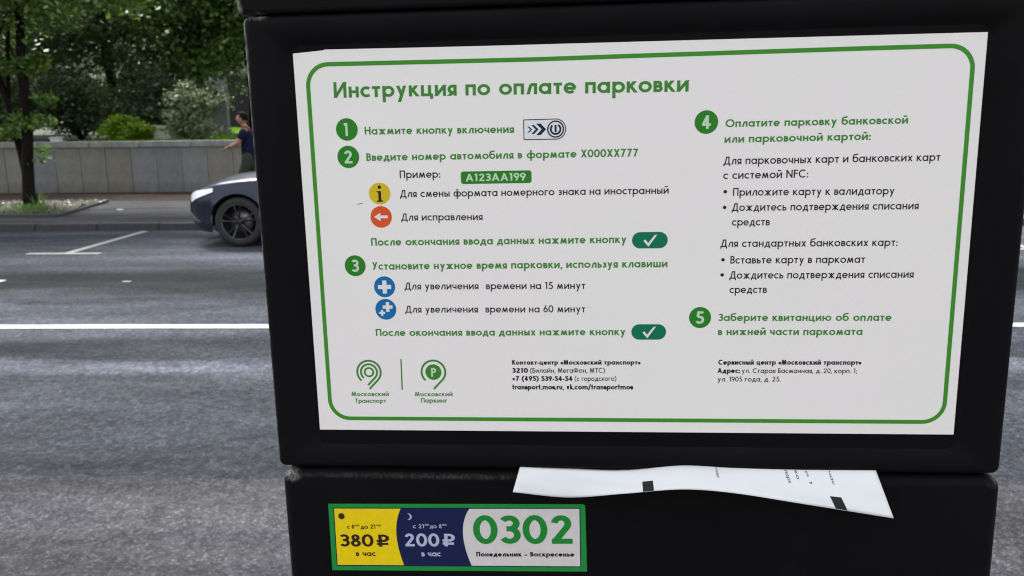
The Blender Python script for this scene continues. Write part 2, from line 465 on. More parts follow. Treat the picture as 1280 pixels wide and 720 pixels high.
def ribbon(pts, w, closed=False):
    n = len(pts); h = w / 2; L = []; Rr = []
    for i in range(n):
        if closed: a, b, c = pts[i - 1], pts[i], pts[(i + 1) % n]
        else: a, b, c = pts[max(i - 1, 0)], pts[i], pts[min(i + 1, n - 1)]
        def nd(p, q):
            l = math.hypot(q[0] - p[0], q[1] - p[1]) or 1e-9
            return ((q[0] - p[0]) / l, (q[1] - p[1]) / l)
        d1 = nd(a, b) if a != b else nd(b, c); d2 = nd(b, c) if b != c else nd(a, b)
        tx, ty = d1[0] + d2[0], d1[1] + d2[1]; l = math.hypot(tx, ty) or 1e-9
        tx /= l; ty /= l
        nx, ny = -ty, tx
        k = h / max(0.18, nx * -d1[1] + ny * d1[0])
        L.append((b[0] + nx * k, b[1] + ny * k)); Rr.append((b[0] - nx * k, b[1] - ny * k))
    return [[L[i], L[(i + 1) % n], Rr[(i + 1) % n], Rr[i]] for i in range(n if closed else n - 1)]

def glyph(ch, w):
    """returns width, list of (points, closed, clip ymin, ymax), is-round left, is-round right"""
    h = w / 2; S = []
    def s(pts, closed=False, lo=None, hi=None): S.append((pts, closed, lo, hi))
    def circ(cx, cy, rx, ry): s(arc(cx, cy, rx - h, ry - h, 0, 360, 32)[:-1], True)
    def dot(cx, cy, r): S.append(('dot', cx, cy, r))
    def bowls(W, top, mid, xs=0.0):
        r1 = (top - h - mid) / 2; r2 = (mid - h) / 2
        s([(h, h + 0), (h, top - h)]); 
        s([(0, top - h)] + arc(W * 0.93 - h - r1, top - h - r1, r1, r1, 90, -90) + [(h, mid)])
        s([(h, mid)] + arc(W - h - r2, h + r2, r2, r2, 90, -90) + [(0, h)])
    r = X / 2
    c = ch
    if c in 'аa': circ(r, r, r, r); s([(X - h, 0), (X - h, X)]); return X, S, 1, 0
    if c == 'б':
        circ(r, r, r, r); s(bez((h, r), (h * 1.0, 0.80), (0.12, 0.84), (0.34, 0.85)) + bez((0.34, 0.85), (0.46, 0.86), (0.52, 0.88), (0.53, 0.95))[1:]); return X, S, 1, 1
    if c == 'в': bowls(0.45, X, X * 0.53); return 0.45, S, 0, 1
    if c in 'г': s([(h, 0), (h, X - h), (0.37, X - h)]); return 0.37, S, 0, 0
    if c == 'д':
        W = 0.60; b = 0.07
        s([(0, h), (W, h)]); s([(h * .8, h), (h * .8, -0.15)]); s([(W - h * .8, h), (W - h * .8, -0.15)])
        s([(W - b - h, 0), (W - b - h, X - h), (0.26, X - h)]); s(ext(0.27, X - h, b + h, h, w), lo=0, hi=X); return W, S, 0, 0
    if c in 'еe':
        s(arc(r, r, r - h, r - h, 0, 318)); s([(h, r - 0.01), (2 * r - h * 0.4, r - 0.01)]); return X, S, 1, 1
    if c == 'ж':
        W = 0.76; m = W / 2
        s([(m, 0), (m, X)])
        for sg in (-1, 1):
            s(ext(m + sg * 0.02, X * .5, m + sg * (m - h * 1.1), X, 0, w), lo=0, hi=X); s(ext(m + sg * 0.02, X * .5, m + sg * (m - h * 1.1), 0, 0, w), lo=0, hi=X)
        return W, S, 0, 0
    if c == 'з' or c == 'З' or c == '3':
        t = X if c == 'з' else 1.0; W = 0.42 if c == 'з' else 0.56
        r1 = t * 0.265 - h * .5; r2 = t * 0.30 - h * .55; r1 = (t - h - t * .53) / 2; r2 = (t * .53 - h) / 2
        cx = W * .47
        s(arc(cx, t - h - r1, min(r1 * 1.1, W * .5 - h), r1, 150, -90)); s(arc(cx, h + r2, min(r2 * 1.1, W * .53 - h), r2, 90, -150)); s([(cx - 0.08, t * .53), (cx + .02, t * .53)])
        return W, S, 1, 1
    if c in 'ий':
        W = 0.56; s([(h, 0), (h, X)]); s([(W - h, 0), (W - h, X)]); s(ext(h, 0.04, W - h, X - 0.04, w, w), lo=0, hi=X)
        if c == 'й': s(arc(W / 2, 0.92, 0.14, 0.11, 200, 340))
        return W, S, 0, 0
    if c in 'кk':
        t = X if c == 'к' else 1.05; W = 0.50
        s([(h, 0), (h, t)]); s(ext(w * .8, X * .45, W - h * 1.3, X, 0, w), lo=0, hi=X); s(ext(w * 1.25, X * .56, W - h * .6, 0, 0, w), lo=0, hi=X); return W, S, 0, 0
    if c == 'л':
        W = 0.54; s([(W - h, 0), (W - h, X - h), (0.22, X - h)]); s(ext(0.235, X - h, h * 1.1, 0, 0.0, w), lo=0, hi=X); return W, S, 0, 0
    if c == 'м':
        W = 0.72; a = 0.13; s([(h * .9, -.1), (a + h * .8, X), (W / 2, 0.05)], lo=0, hi=X); s([(W - h * .9, -.1), (W - a - h * .8, X), (W / 2, 0.05)], lo=0, hi=X)
        s(ext(a + h * .8, X, W / 2, 0.05, w, 0.0), lo=0, hi=X); s(ext(W - a - h * .8, X, W / 2, 0.05, w, 0.0), lo=0, hi=X); return W, S, 0, 0
    if c == 'н': W = 0.52; s([(h, 0), (h, X)]); s([(W - h, 0), (W - h, X)]); s([(h, X * .52), (W - h, X * .52)]); return W, S, 0, 0
    if c in 'оo': circ(r * 1.04, r, r * 1.04, r); return X * 1.04, S, 1, 1
    if c == 'п': W = 0.52; s([(h, 0), (h, X - h), (W - h, X - h), (W - h, 0)]); return W, S, 0, 0
    if c in 'рp': circ(X - r, r, r, r); s([(h, -0.3), (h, X)]); return X, S, 0, 1
    if c in 'сc': s(arc(r, r, r - h, r - h, 48, 312)); return X * .84, S, 1, 1
    if c == 'т': W = 0.42; s([(0, X - h), (W, X - h)]); s([(W / 2, 0), (W / 2, X)]); return W, S, 0, 0
    if c in 'у': W = 0.54; s(ext(W - h * 1.2, X, 0.15, -0.30, w, w), lo=-0.3, hi=X); s(ext(h * 1.2, X, 0.285, 0.06, w, 0.03), lo=-.3, hi=X); return W, S, 0, 0
    if c == 'ф': W = 0.86; circ(.27, r, .27, r); circ(W - .27, r, .27, r); s([(W / 2, -0.28), (W / 2, 0.92)]); return W, S, 1, 1
    if c == 'х': W = 0.50; s(ext(h, 0, W - h, X, w), lo=0, hi=X); s(ext(h, X, W - h, 0, w), lo=0, hi=X); return W, S, 0, 0
    if c == 'ц': W = 0.60; s([(h, X), (h, h), (W, h)]); s([(W - .08 - h, 0), (W - .08 - h, X)]); s([(W - h * .8, h), (W - h * .8, -0.15)]); return W, S, 0, 0
    if c == 'ч': W = 0.48; s([(h, X), (h, 0.37)] + arc(h + .13, .37, .13, .13, 180, 270)[1:] + [(W - h, .24)]); s([(W - h, 0), (W - h, X)]); return W, S, 0, 0
    if c in 'шщ':
        W = 0.76; s([(h, X), (h, h), (W - h, h), (W - h, X)]); s([(W / 2, h), (W / 2, X)])
        if c == 'щ': s([(W - h, h), (W + .08, h)]); s([(W + .06, h), (W + .06, -.15)]); W += .08
        return W, S, 0, 0
    if c in 'ьы':
        rr = X * .285 - h * .5; W = 0.44
        s([(h, 0), (h, X)]); s([(h, h + 2 * rr)] + arc(W - h - rr, h + rr, rr, rr, 90, -90) + [(h, h)])
        if c == 'ы': s([(W + .16 - h, 0), (W + .16 - h, X)]); return W + .16, S, 0, 0
        return W, S, 0, 1
    if c == 'э': s(arc(.24, r, r - h, r - h, 132, -132)); s([(.16, r), (.5, r)]); return .53, S, 1, 1
    if c == 'ю': W = 0.90; s([(h, 0), (h, X)]); s([(h, r), (.3, r)]); circ(W - r, r, r, r); return W, S, 0, 1
    if c == 'я':
        W = 0.46; rr = X * .28; m = X - h - 2 * rr + h * .5
        s([(W - h, 0), (W - h, X)]); s([(W - h, X - h)] + arc(h + rr, X - h - rr, rr, rr, 90, 270) + [(W - h, X - h - 2 * rr)])
        s(ext(W - .17, X - h - 2 * rr, h * .9, 0, 0, w), lo=0, hi=X); return W, S, 1, 0
    if c == 't': s([(.16, 0), (.16, .86)]); s([(0, X - h), (.32, X - h)]); return .32, S, 0, 0
    if c == 'r': s([(h, 0), (h, X)]); s(arc(h + .2, X - h - .2, .2, .2, 180, 70)); return .36, S, 0, 1
    if c == 'n': s([(h, 0), (h, X)]); s(arc(.25, X - h - (.25 - h), .25 - h, .25 - h, 180, 0) + [(.5 - h, 0)]); return .5, S, 0, 0
    if c == 'm':
        s([(h, 0), (h, X)])
        for k in (0, 1): s([(h + k * .34, X - h - .17)] + arc(h + .17 + k * .34, X - h - .17, .17, .17, 180, 0) + [(h + .34 + k * .34, 0)])
        return w + .68, S, 0, 0
    if c == 's': q = (X - w) / 4; s(arc(.2, X - h - q, .17 - h * .3, q, 40, 270)[0:] + arc(.2, h + q, .18 - h * .3, q, 90, -140)[1:]); return .4, S, 1, 1
    if c == 'u': s([(h, X)] + arc(.25, .25, .25 - h, .25 - h, 180, 360) + [(.5 - h, X)]); return .5, S, 0, 0
    if c == 'v': s(ext(h * 1.1, X, .25, .04, w, 0.03), lo=0, hi=X); s(ext(.5 - h * 1.1, X, .25, .04, w, 0.03), lo=0, hi=X); return .5, S, 0, 0
    # capitals
    if c == 'И': W = .74; s([(h, 0), (h, 1)]); s([(W - h, 0), (W - h, 1)]); s(ext(h, .04, W - h, .96, w), lo=0, hi=1); return W, S, 0, 0
    if c == 'N': W = .74; s([(h, 0), (h, 1)]); s([(W - h, 0), (W - h, 1)]); s(ext(h, .96, W - h, .04, w), lo=0, hi=1); return W, S, 0, 0
    if c == 'Н': W = .70; s([(h, 0), (h, 1)]); s([(W - h, 0), (W - h, 1)]); s([(h, .52), (W - h, .52)]); return W, S, 0, 0
    if c == 'П': W = .68; s([(h, 0), (h, 1 - h), (W - h, 1 - h), (W - h, 0)]); return W, S, 0, 0
    if c == 'В': bowls(0.56, 1.0, 0.53); return 0.56, S, 0, 1
    if c == 'Б':
        W = .55; r2 = (.57 - h) / 2; s([(h, 0), (h, 1 - h), (.48, 1 - h)]); s([(h, .57)] + arc(W - h - r2, h + r2, r2, r2, 90, -90) + [(0, h)]); return W, S, 0, 1
    if c in 'РP': W = .52; r1 = (.58 - w) / 2; s([(h, 0), (h, 1)]); s([(0, 1 - h)] + arc(W - h - r1, 1 - h - r1, r1, r1, 90, -90) + [(h, 1 - h - 2 * r1)]); return W, S, 0, 1
    if c == '₽':
        W = .66; o = .10; r1 = .22; s([(o + h, 0), (o + h, 1)]); s([(o, 1 - h)] + arc(W - h - r1, 1 - h - r1, r1, r1, 90, -90) + [(0, 1 - h - 2 * r1)]); s([(0, .22), (.60, .22)]); return W, S, 0, 1
    if c == 'Д':
        W = .82; s([(0, h), (W, h)]); s([(h * .8, h), (h * .8, -.2)]); s([(W - h * .8, h), (W - h * .8, -.2)])
        s([(W - .1 - h, 0), (W - .1 - h, 1 - h), (.36, 1 - h)]); s(ext(.37, 1 - h, .1 + h, h, w), lo=0, hi=1); return W, S, 0, 0
    if c == 'У': W = .64; s(ext(W - h * 1.2, 1, .16, 0, w), lo=0, hi=1); s(ext(h * 1.2, 1, .34, .37, w, 0.04), lo=0, hi=1); return W, S, 0, 0
    if c in 'О': circ(.5, .5, .5, .51); return 1.0, S, 1, 1
    if c in 'СC': s(arc(.48, .5, .48 - h, .51 - h, 48, 312)); return .86, S, 1, 1
    if c == 'М': W = .92; s([(h * .9, -.1), (.13 + h * .8, 1.0)], lo=0, hi=1); s([(W - h * .9, -.1), (W - .13 - h * .8, 1.0)], lo=0, hi=1); s(ext(.13 + h, 1.0, W / 2, .05, w, .04), lo=0, hi=1); s(ext(W - .13 - h, 1.0, W / 2, .05, w, .04), lo=0, hi=1); return W, S, 0, 0
    if c == 'Ф': W = .98; circ(.30, .52, .30, .36); circ(W - .30, .52, .30, .36); s([(W / 2, 0), (W / 2, 1.03)]); return W, S, 1, 1
    if c == 'Т': W = .58; s([(0, 1 - h), (W, 1 - h)]); s([(W / 2, 0), (W / 2, 1)]); return W, S, 0, 0
    if c in 'АA': W = .78; s(ext(h * .9, 0, W / 2, 1 - h * .3, w, h * .5), lo=0, hi=1); s(ext(W - h * .9, 0, W / 2, 1 - h * .3, w, h * .5), lo=0, hi=1); s([(.17, .30), (W - .17, .30)]); return W, S, 0, 0
    if c == 'К': W = .62; s([(h, 0), (h, 1)]); s(ext(w * .8, .46, W - h * 1.4, 1, 0, w), lo=0, hi=1); s(ext(w * 1.3, .56, W - h * .7, 0, 0, w), lo=0, hi=1); return W, S, 0, 0
    if c == 'F': s([(h, 0), (h, 1 - h), (.48, 1 - h)]); s([(h, .55), (.46, .55)]); return .48, S, 0, 0
    if c == 'X': W = .64; s(ext(h, 0, W - h, 1, w), lo=0, hi=1); s(ext(h, 1, W - h, 0, w), lo=0, hi=1); return W, S, 0, 0
    # digits
    if c == '0': circ(.33, .5, .33, .51); return .66, S, 1, 1
    if c == '1': s([(.30 - h, 0), (.30 - h, 1)]); s([(.02, .86), (.30 - h, 1 - h * .8)], hi=1); return .34, S, 0, 0
    if c == '2': s(arc(.28, .72 - h * .2, .27 - h, .28 - h * .8, 172, -38)  + [(.07 + h * .3, h * .9)], lo=0); s([(.02, h), (.57, h)]); return .58, S, 0, 0
    if c == '4': s([(.46 - h, 0), (.46 - h, 1)]); s([(0.04, .22 + h), (.60, .22 + h)]); s(ext(h * .8, .22 + h * .6, .46 - h, .97, 0, w), lo=.22, hi=1); return .60, S, 0, 0
    if c == '5': s([(.50, 1 - h), (.17, 1 - h), (.12, .55)]); s(arc(.25, .32, .27 - h * .4, .32 - h, 118, -150)); return .56, S, 0, 1
    if c == '6': circ(.30, .32, .30, .32); s(ext(.05 + h, .42, .34, 1, 0, w), lo=0, hi=1); return .60, S, 1, 1
    if c == '9': circ(.30, .68, .30, .32); s(ext(.55 - h, .58, .26, 0, 0, w), lo=0, hi=1); return .60, S, 1, 1
    if c == '7': s([(.02, 1 - h), (.56, 1 - h)]); s(ext(.52 - h, 1 - h, .16, 0, 0, w), lo=0, hi=1); return .56, S, 0, 0
    if c == '8': circ(.28, .75 - h * .15, .22 + h * .15, .25 + h * .15); circ(.28, .28, .28, .28 + h * .1); return .56, S, 1, 1
    # punctuation
    if c == '.': dot(.08, .075, max(.075, w * .62)); return .16, S, 0, 0
    if c == ':': dot(.08, .075, max(.075, w * .62)); dot(.08, .50, max(.075, w * .62)); return .16, S, 0, 0
    if c == ',': s([(.11, .12), (.03, -.16)]); return .15, S, 0, 0
    if c == ';': s([(.11, .12), (.03, -.16)]); dot(.09, .50, max(.075, w * .62)); return .16, S, 0, 0
    if c == '-': s([(0, .33), (.28, .33)]); return .28, S, 0, 0
    if c == '–': s([(0, .33), (.5, .33)]); return .5, S, 0, 0
    if c == '+': s([(0, .36), (.5, .36)]); s([(.25, .11), (.25, .61)]); return .5, S, 0, 0
    if c == '/': s([(.02, -.15), (.38, 1.05)]); return .4, S, 0, 0
    if c == '(': s(arc(.62, .42, .6, .68, 122, 238)); return .3, S, 0, 0
    if c == ')': s(arc(-.32, .42, .6, .68, 58, -58)); return .3, S, 0, 0
    if c == '«': s([(.2, .54), (.04, .32), (.2, .1)]); s([(.4, .54), (.24, .32), (.4, .1)]); return .4, S, 0, 0
    if c == '»': s([(.02, .54), (.18, .32), (.02, .1)]); s([(.22, .54), (.38, .32), (.22, .1)]); return .4, S, 0, 0
    return .3, S, 0, 0

def disc(cx, cy, rx, ry=None, n=28):
    ry = rx if ry is None else ry
    return [(cx + rx * math.cos(2 * PI * i / n), cy + ry * math.sin(2 * PI * i / n)) for i in range(n)]
def union(polys):
    vs = []; fs = []
    for p in polys:
        if len(p) < 3: continue
        a = sum(p[i][0] * p[(i + 1) % len(p)][1] - p[(i + 1) % len(p)][0] * p[i][1] for i in range(len(p)))
        if abs(a) < 1e-7: continue
        if a < 0: p = p[::-1]
        k = len(vs); vs += [Vector(q) for q in p]; fs.append(list(range(k, k + len(p))))
    r = delaunay_2d_cdt(vs, [], fs, 0, 1e-5)
    keep = [tuple(f) for f, src in zip(r[2], r[5]) if src]      # only what a stroke covers: counters stay open
    return [tuple(v) for v in r[0]], keep
LOWK = 1.13
LOWER = set('абвгдежзийклмнопрстуфхцчшщьыэюяaecoptrnmsuv')
GC = {}
WT = {'r': 0.148, 'b': 0.18, 'x': 0.225}
def gl(ch, wk):
    if (ch, wk) in GC: return GC[ch, wk]
    w = WT[wk]; K = LOWK if ch in LOWER else 1.0
    W, S, lr, rr = glyph(ch, w / K)
    w /= K
    polys = []
    for st in S:
        if st[0] == 'dot': polys.append(disc(st[1], st[2], st[3], n=12)); continue
        pts, closed, lo, hi = st
        for q in ribbon(pts, w, closed):
            if lo is not None or hi is not None: q = clip_poly(q, lo, hi, 1)
            if q: polys.append(q)
    polys = [[(a * K, q * K) for a, q in p] for p in polys]; W *= K
    v, f = union(polys) if polys else ([], [])
    GC[ch, wk] = (W, v, f, lr, rr)
    return GC[ch, wk]
def layout(text, wk):
    x = 0; out = []; prev = None; sp = {'r': .135, 'b': .125, 'x': .105}[wk]
    for ch in text:
        if ch == ' ': x += .50; prev = None; continue
        W, v, f, lr, rr = gl(ch, wk)
        if prev is not None: x += sp - (.035 if lr else 0) - (.035 if prev else 0)
        out.append((x, v, f)); x += W; prev = rr
    return x, out

class Print:
    """flat print gathered in sheet millimetres (x right, y down) and mapped onto its sheet"""
    def __init__(s, mapf): s.v = []; s.f = []; s.mapf = mapf
    def tri(s, v, f):
        k = len(s.v); s.v += v; s.f += [tuple(i + k for i in q) for q in f]
        return s
    def polys(s, ps): return s.tri(*union(ps))
    def text(s, text, wk, x0, y0, x1, y1, cap):
        W, out = layout(text, wk); L = math.hypot(x1 - x0, y1 - y0); k = L / W; ux, uy = (x1 - x0) / L, (y1 - y0) / L
        for x, v, f in out:
            s.tri([(x0 + ux * (x + a) * k + uy * b * cap, y0 + uy * (x + a) * k - ux * b * cap) for a, b in v], f)
        return s
    def build(s, name, mat, parent, z):
        me = bpy.data.meshes.new(name)
        me.from_pydata([s.mapf(a, b, z) for a, b in s.v], [], s.f)
        me.update()
        return link(name, me, mat, parent)

# ------------------------------------------------------------------ setting: street
tag(sheet('ground', -400, -400, 400, 600, -0.03, 'ground'), kind='structure')
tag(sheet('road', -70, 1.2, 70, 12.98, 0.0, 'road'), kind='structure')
tag(sheet('near_asphalt_strip', -70, 1.2, 70, 3.656, 0.004, 'road_near', 1400, 1), kind='structure')
bmv = bpy.data.objects['near_asphalt_strip'].data
for v in bmv.vertices:
    if v.co.y > 3: v.co.y += 0.03 * math.sin(v.co.x * 2.1) + rnd.uniform(-.03, .03)
tag(sheet('near_pavement', -70, -8, 70, 1.05, 0.142, 'walk'), kind='structure')
tag(sheet('far_pavement', -70, 13.13, 70, 16.95, 0.10, 'walk'), kind='structure')
tag(sheet('paver_strip', -70, 16.95, 70, 19.13, 0.103, 'brown_walk'), kind='structure')

def kerb_run(name, x0, x1, y0, y1, z0, z1, n, mat='kerb', label=None):
    r = empty(name, (0, 0, 0)); tag(r, kind='structure')
    L = (x1 - x0) / n
    me = None
    for i in range(n):
        if me is None:
            b = bmesh.new(); add_box(b, 0.004, y0, z0, L - 0.004, y1, z1, 0.012); o = from_bm('kerb_stone', b, mat, r); me = o.data
        else: o = link('kerb_stone', me, None, r)
        o.location = (x0 + i * L, rnd.uniform(-.004, .004), rnd.uniform(-.003, .003))
    return r
kerb_run('far_kerb', -30, 30, 12.98, 13.13, -0.02, 0.108, 60, 'kerb_dark')
kerb_run('near_kerb', -30, 30, 1.05, 1.2, -0.02, 0.146, 60)

# painted markings, 4 mm sheets
def marking(name, x0, y0, x1, y1, mat='paint', z=0.005, n=1):
    o = sheet(name, x0, y0, x1, y1, z, mat, n, 1)
    for v in o.data.vertices: v.co.y += rnd.uniform(-.004, .004)
    return tag(o, kind='structure')
marking('solid_road_line', -70, 6.57, 70, 6.695, n=400)
for k in range(-6, 10): 
    x1 = -5.77 + k * 4.6
    if k == 0 or k not in (1,): marking('dashed_road_line', x1 - 1.5, 8.64, x1, 8.74, n=12)
marking('dashed_road_line', -4.44, 8.61, -4.35, 8.65, 'worn_paint')
for k in range(-4, 7):
    x = -6.16 + k * 6.2
    marking('parking_stall_line', x - .055, 10.655, x + .055, 12.84, 'worn_paint', 0.005)
    marking('parking_stall_line', x - .52, 10.54, x + .46, 10.65, 'worn_paint', 0.005, 6)

# planting bed by the kerb with its low border
bed = sheet('planting_bed', -26, 14.08, -8.27, 16.72, 0.16, 'soil', 60, 14, lambda x, y: 0.14 + 0.02 * math.sin(x * 2.1) * math.sin(y * 3) + 0.02 * math.sin(x * 7 + y * 5))
for v in bed.data.vertices:
    lim = -8.30 - (v.co.y - 14.0) * 0.2
    if v.co.x > lim: v.co.x = lim
tag(bed, kind='structure')
bb = empty('bed_border', (0, 0, 0)); tag(bb, kind='structure')
me = None
for i in range(18):
    if me is None:
        b = bmesh.new(); add_box(b, 0.004, -0.03, 0.0, 0.996, 0.03, 0.135, 0.01); o = from_bm('border_stone', b, 'kerb_dark', bb); me = o.data
    else: o = link('border_stone', me, None, bb)
    o.location = (-26.25 + i * 1.0, 14.02, 0.02)
for i in range(3):
    o = link('border_stone', me, None, bb)
    a = Vector((-8.22, 14.02, 0.02)); d = Vector((-0.53, 2.72, 0)); d.normalize()
    o.location = a + d * (i * 0.93); o.rotation_euler = (0, 0, math.atan2(d.y, d.x)); o.scale = (0.93, 1, 1)

# ------------------------------------------------------------------ retaining wall
wall = empty('retaining_wall', (0, 19.2, 0.1), label='low grey stone-clad retaining wall with coping along the far pavement', cat='wall')
box('wall_core', (-30, 0.0, -0.1), (30, 0.35, 1.03), 'wall_core', wall)
SW = 0.593
b = bmesh.new(); add_box(b, 0.003, -0.045, 0.0, SW - 0.003, 0.0, 1.035, 0.006); me = None
for i in range(-38, 62):
    if me is None: o = from_bm('wall_slab', b, 'slab', wall); me = o.data
    else: o = link('wall_slab', me, None, wall)
    o.location = (-6.99 + i * SW, rnd.uniform(-.006, .006), 0.0)
me = None
for i in range(-20, 34):
    if me is None:
        b = bmesh.new(); add_box(b, 0.005, -0.10, 1.035, 1.181, 0.40, 1.17, 0.012); o = from_bm('coping_stone', b, 'coping', wall); me = o.data
    else: o = link('coping_stone', me, None, wall)
    o.location = (-11.78 + i * 1.186 + 0.3, rnd.uniform(-.006, .006), rnd.uniform(-.004, .004))

# ------------------------------------------------------------------ garden behind the wall
def gz(x, y): return 1.19 + max(0, y - 19.5) * 0.021 + 0.04 * math.sin(x * .8) * math.sin(y * .6)
tag(sheet('garden_ground', -60, 19.54, 60, 60, 0, 'garden', 60, 30, gz), kind='structure')
tag(sheet('lawn', -10.9, 19.9, -3, 33, 0, 'lawn', 24, 24, lambda x, y: gz(x, y) + 0.012), kind='structure')

def leaf_mesh(name, P, size, mat, tints, flat=0.5, aspect=0.62, seed=0, jitter=0.35):
    """one mesh of folded leaf blades, two triangles each side of a crease"""
    rs = np.random.RandomState(seed); n = len(P)
    N = rs.normal(size=(n, 3)); N[:, 2] = np.abs(N[:, 2]) + flat; N /= np.linalg.norm(N, axis=1)[:, None]
    A = np.cross(N, rs.normal(size=(n, 3))); A /= np.linalg.norm(A, axis=1)[:, None]
    B = np.cross(N, A)
    s = size * (1 + jitter * rs.uniform(-1, 1, n))[:, None]
    v = np.empty((n, 4, 3), np.float32)
    v[:, 0] = P - A * s * .5; v[:, 1] = P + B * s * .5 * aspect - N * s * .10
    v[:, 2] = P + A * s * .5; v[:, 3] = P - B * s * .5 * aspect - N * s * .10
    me = bpy.data.meshes.new(name)
    me.vertices.add(n * 4); me.vertices.foreach_set('co', v.reshape(-1))
    F = np.empty((n, 2, 3), np.int32); b = (np.arange(n) * 4)[:, None]
    F[:, 0] = b + np.array([0, 1, 2]); F[:, 1] = b + np.array([0, 2, 3])
    me.loops.add(n * 6); me.loops.foreach_set('vertex_index', F.reshape(-1))
    me.polygons.add(n * 2); me.polygons.foreach_set('loop_start', np.arange(n * 2, dtype=np.int32) * 3)
    at = me.attributes.new('tint', 'FLOAT', 'POINT'); at.data.foreach_set('value', np.repeat(tints, 4).astype(np.float32))
    me.update(calc_edges=True); me.validate()
    me.materials.append(M[mat])
    return me
def clumps(ells, k, n, rc, seed, shell=0.55):
    """leaf positions: k clumps spread through the ellipsoids, n leaves in all"""
    rs = np.random.RandomState(seed); C = []
    vol = np.array([e[3] * e[4] * e[5] for e in ells]); vol = vol / vol.sum()
    for e, f in zip(ells, vol):
        m = max(3, int(k * f)); d = rs.normal(size=(m, 3)); d /= np.linalg.norm(d, axis=1)[:, None]
        r = rs.uniform(shell, 1.0, m)[:, None]
        C.append(np.array(e[:3]) + d * r * np.array(e[3:6]))
    C = np.concatenate(C)
    idx = rs.randint(0, len(C), n)
    ct = rs.uniform(0, 1, len(C))
    P = C[idx] + rs.normal(size=(n, 3)) * rc * np.array([1, 1, .55])
    T = np.clip(.55 * ct[idx] + .45 * rs.uniform(0, 1, n), 0, 1)
    return P, T, C

def tree(name, loc, trunks, ells, k, n, rc, lsize, mat, seed, label, cat, group=None, bark='bark', limbs=10, aspect=.62):
    r = empty(name, loc, 0, label, cat, group)
    P, T, C = clumps(ells, k, n, rc, seed)
    rr = random.Random(seed)
    for pts, rad in trunks:
        b = bmesh.new(); tube(b, pts, rad, 9); from_bm('trunk', b, bark, r, True)
    b = bmesh.new()
    top = trunks[0][0]
    for i in range(limbs):
        c = Vector(C[rr.randrange(len(C))]); pts, rad = trunks[rr.randrange(len(trunks))]
        j = rr.randint(len(pts) // 2, len(pts) - 1); a = Vector(pts[j]); m = a.lerp(c, .5) + Vector((rr.uniform(-.2, .2), rr.uniform(-.2, .2), rr.uniform(0, .3)))
        r0 = (rad[j] if isinstance(rad, list) else rad) * .55
        tube(b, [a, a.lerp(m, .5) + Vector((0, 0, .08)), m, c], [r0, r0 * .75, r0 * .5, r0 * .2], 6)
    from_bm('limbs', b, bark, r, True)
    link('crown', leaf_mesh('crown', P, lsize, mat, T, seed=seed, aspect=aspect), None, r)
    return r

# street tree in the bed: two leaning stems, low hanging leaves
tree('street_tree', (-9.7, 15.67, 0.12), [
    ([(.05, 0, 0), (.0, 0, .25), (.06, 0, .9), (.13, .05, 1.7), (.10, .1, 2.6), (.2, .15, 4.2), (.4, .2, 6.2)], [.165, .115, .10, .095, .085, .06, .03]),
    ([(-.02, .12, 0), (-.05, .12, .35), (-.14, .15, 1.0), (-.30, .2, 1.9), (-.55, .25, 2.8), (-.9, .3, 4.2), (-1.3, .3, 5.8)], [.11, .075, .068, .065, .06, .045, .02])],
    [(-.9, -.3, 4.3, 2.3, 2.0, 1.5), (1.0, 0.1, 4.7, 2.1, 1.8, 1.35), (0.2, .3, 6.0, 2.2, 2.0, 1.8), (-2.6, .2, 4.6, 1.8, 1.8, 1.6), (2.4, .6, 5.6, 1.6, 1.6, 1.3), (-.3, -.9, 3.75, 1.3, .6, .55)],
    430, 34000, .26, .125, 'leaf_maple_sunlit', 3,
    'tree with two dark leaning stems in the planting bed by the kerb', 'tree', limbs=16)
# sprays that hang from it near the wall top
st = [o for o in col.objects if o.name == 'street_tree'][0]
for k, (cx, cy, cz, rx, rz, n) in enumerate(((.40, -.05, 1.05, .10, .26, 60), (-.25, -.1, 1.42, .32, .12, 260), (.25, 0, 1.62, .55, .16, 420), (-.65, 0, 2.45, .4, .4, 500), (.55, -.1, 2.0, .35, .1, 150), (.3, .1, 2.7, .8, .25, 900))):
    P, T, C = clumps([(cx, cy, cz, rx, .15, rz)], 12 if n > 100 else 5, n, .07, 40 + k, 0.1)
    tag(link('leaf_spray', leaf_mesh('leaf_spray', P, .10, 'leaf_maple_sunlit', T, seed=k), None, st), kind='stuff')

TREES = [  # x, y, height, crown radius, material, leaf size, label
    (-14.6, 22.5, 8.5, 2.3, 'leaf_dark', .13, 'dense dark-leaved tree behind the wall, leftmost at the edge of the photo'),
    (-12.3, 24.5, 9.0, 2.4, 'leaf_dark', .14, 'dark tree behind the wall just right of the street tree stems'),
    (-10.6, 26.5, 8.0, 2.3, 'leaf_mid', .14, 'mid-green tree behind the bright green bush'),
    (-8.4, 25.0, 8.6, 2.4, 'leaf_maple_sunlit', .17, 'broad-leaved maple spreading above the pale flowering shrub'),
    (-5.6, 27.0, 9.5, 2.6, 'leaf_maple_sunlit', .16, 'tall maple behind the walking man'),
    (-17.5, 26.0, 9.0, 2.8, 'leaf_dark', .15, 'dark tree far left behind the first garden trees'),
    (-2.0, 25.0, 9.0, 2.6, 'leaf_dark', .15, 'dark garden tree hidden behind the parking meter, left of centre'),
    (2.4, 26.5, 9.0, 2.7, 'leaf_maple_sunlit', .16, 'leafy garden tree behind the centre of the parking meter'),
    (7.0, 24.5, 8.5, 2.6, 'leaf_mid', .15, 'mid-green garden tree behind the right side of the parking meter'),
    (12.0, 26.0, 9.0, 2.8, 'leaf_dark', .15, 'dark garden tree beyond the right edge of the parking meter'),
]
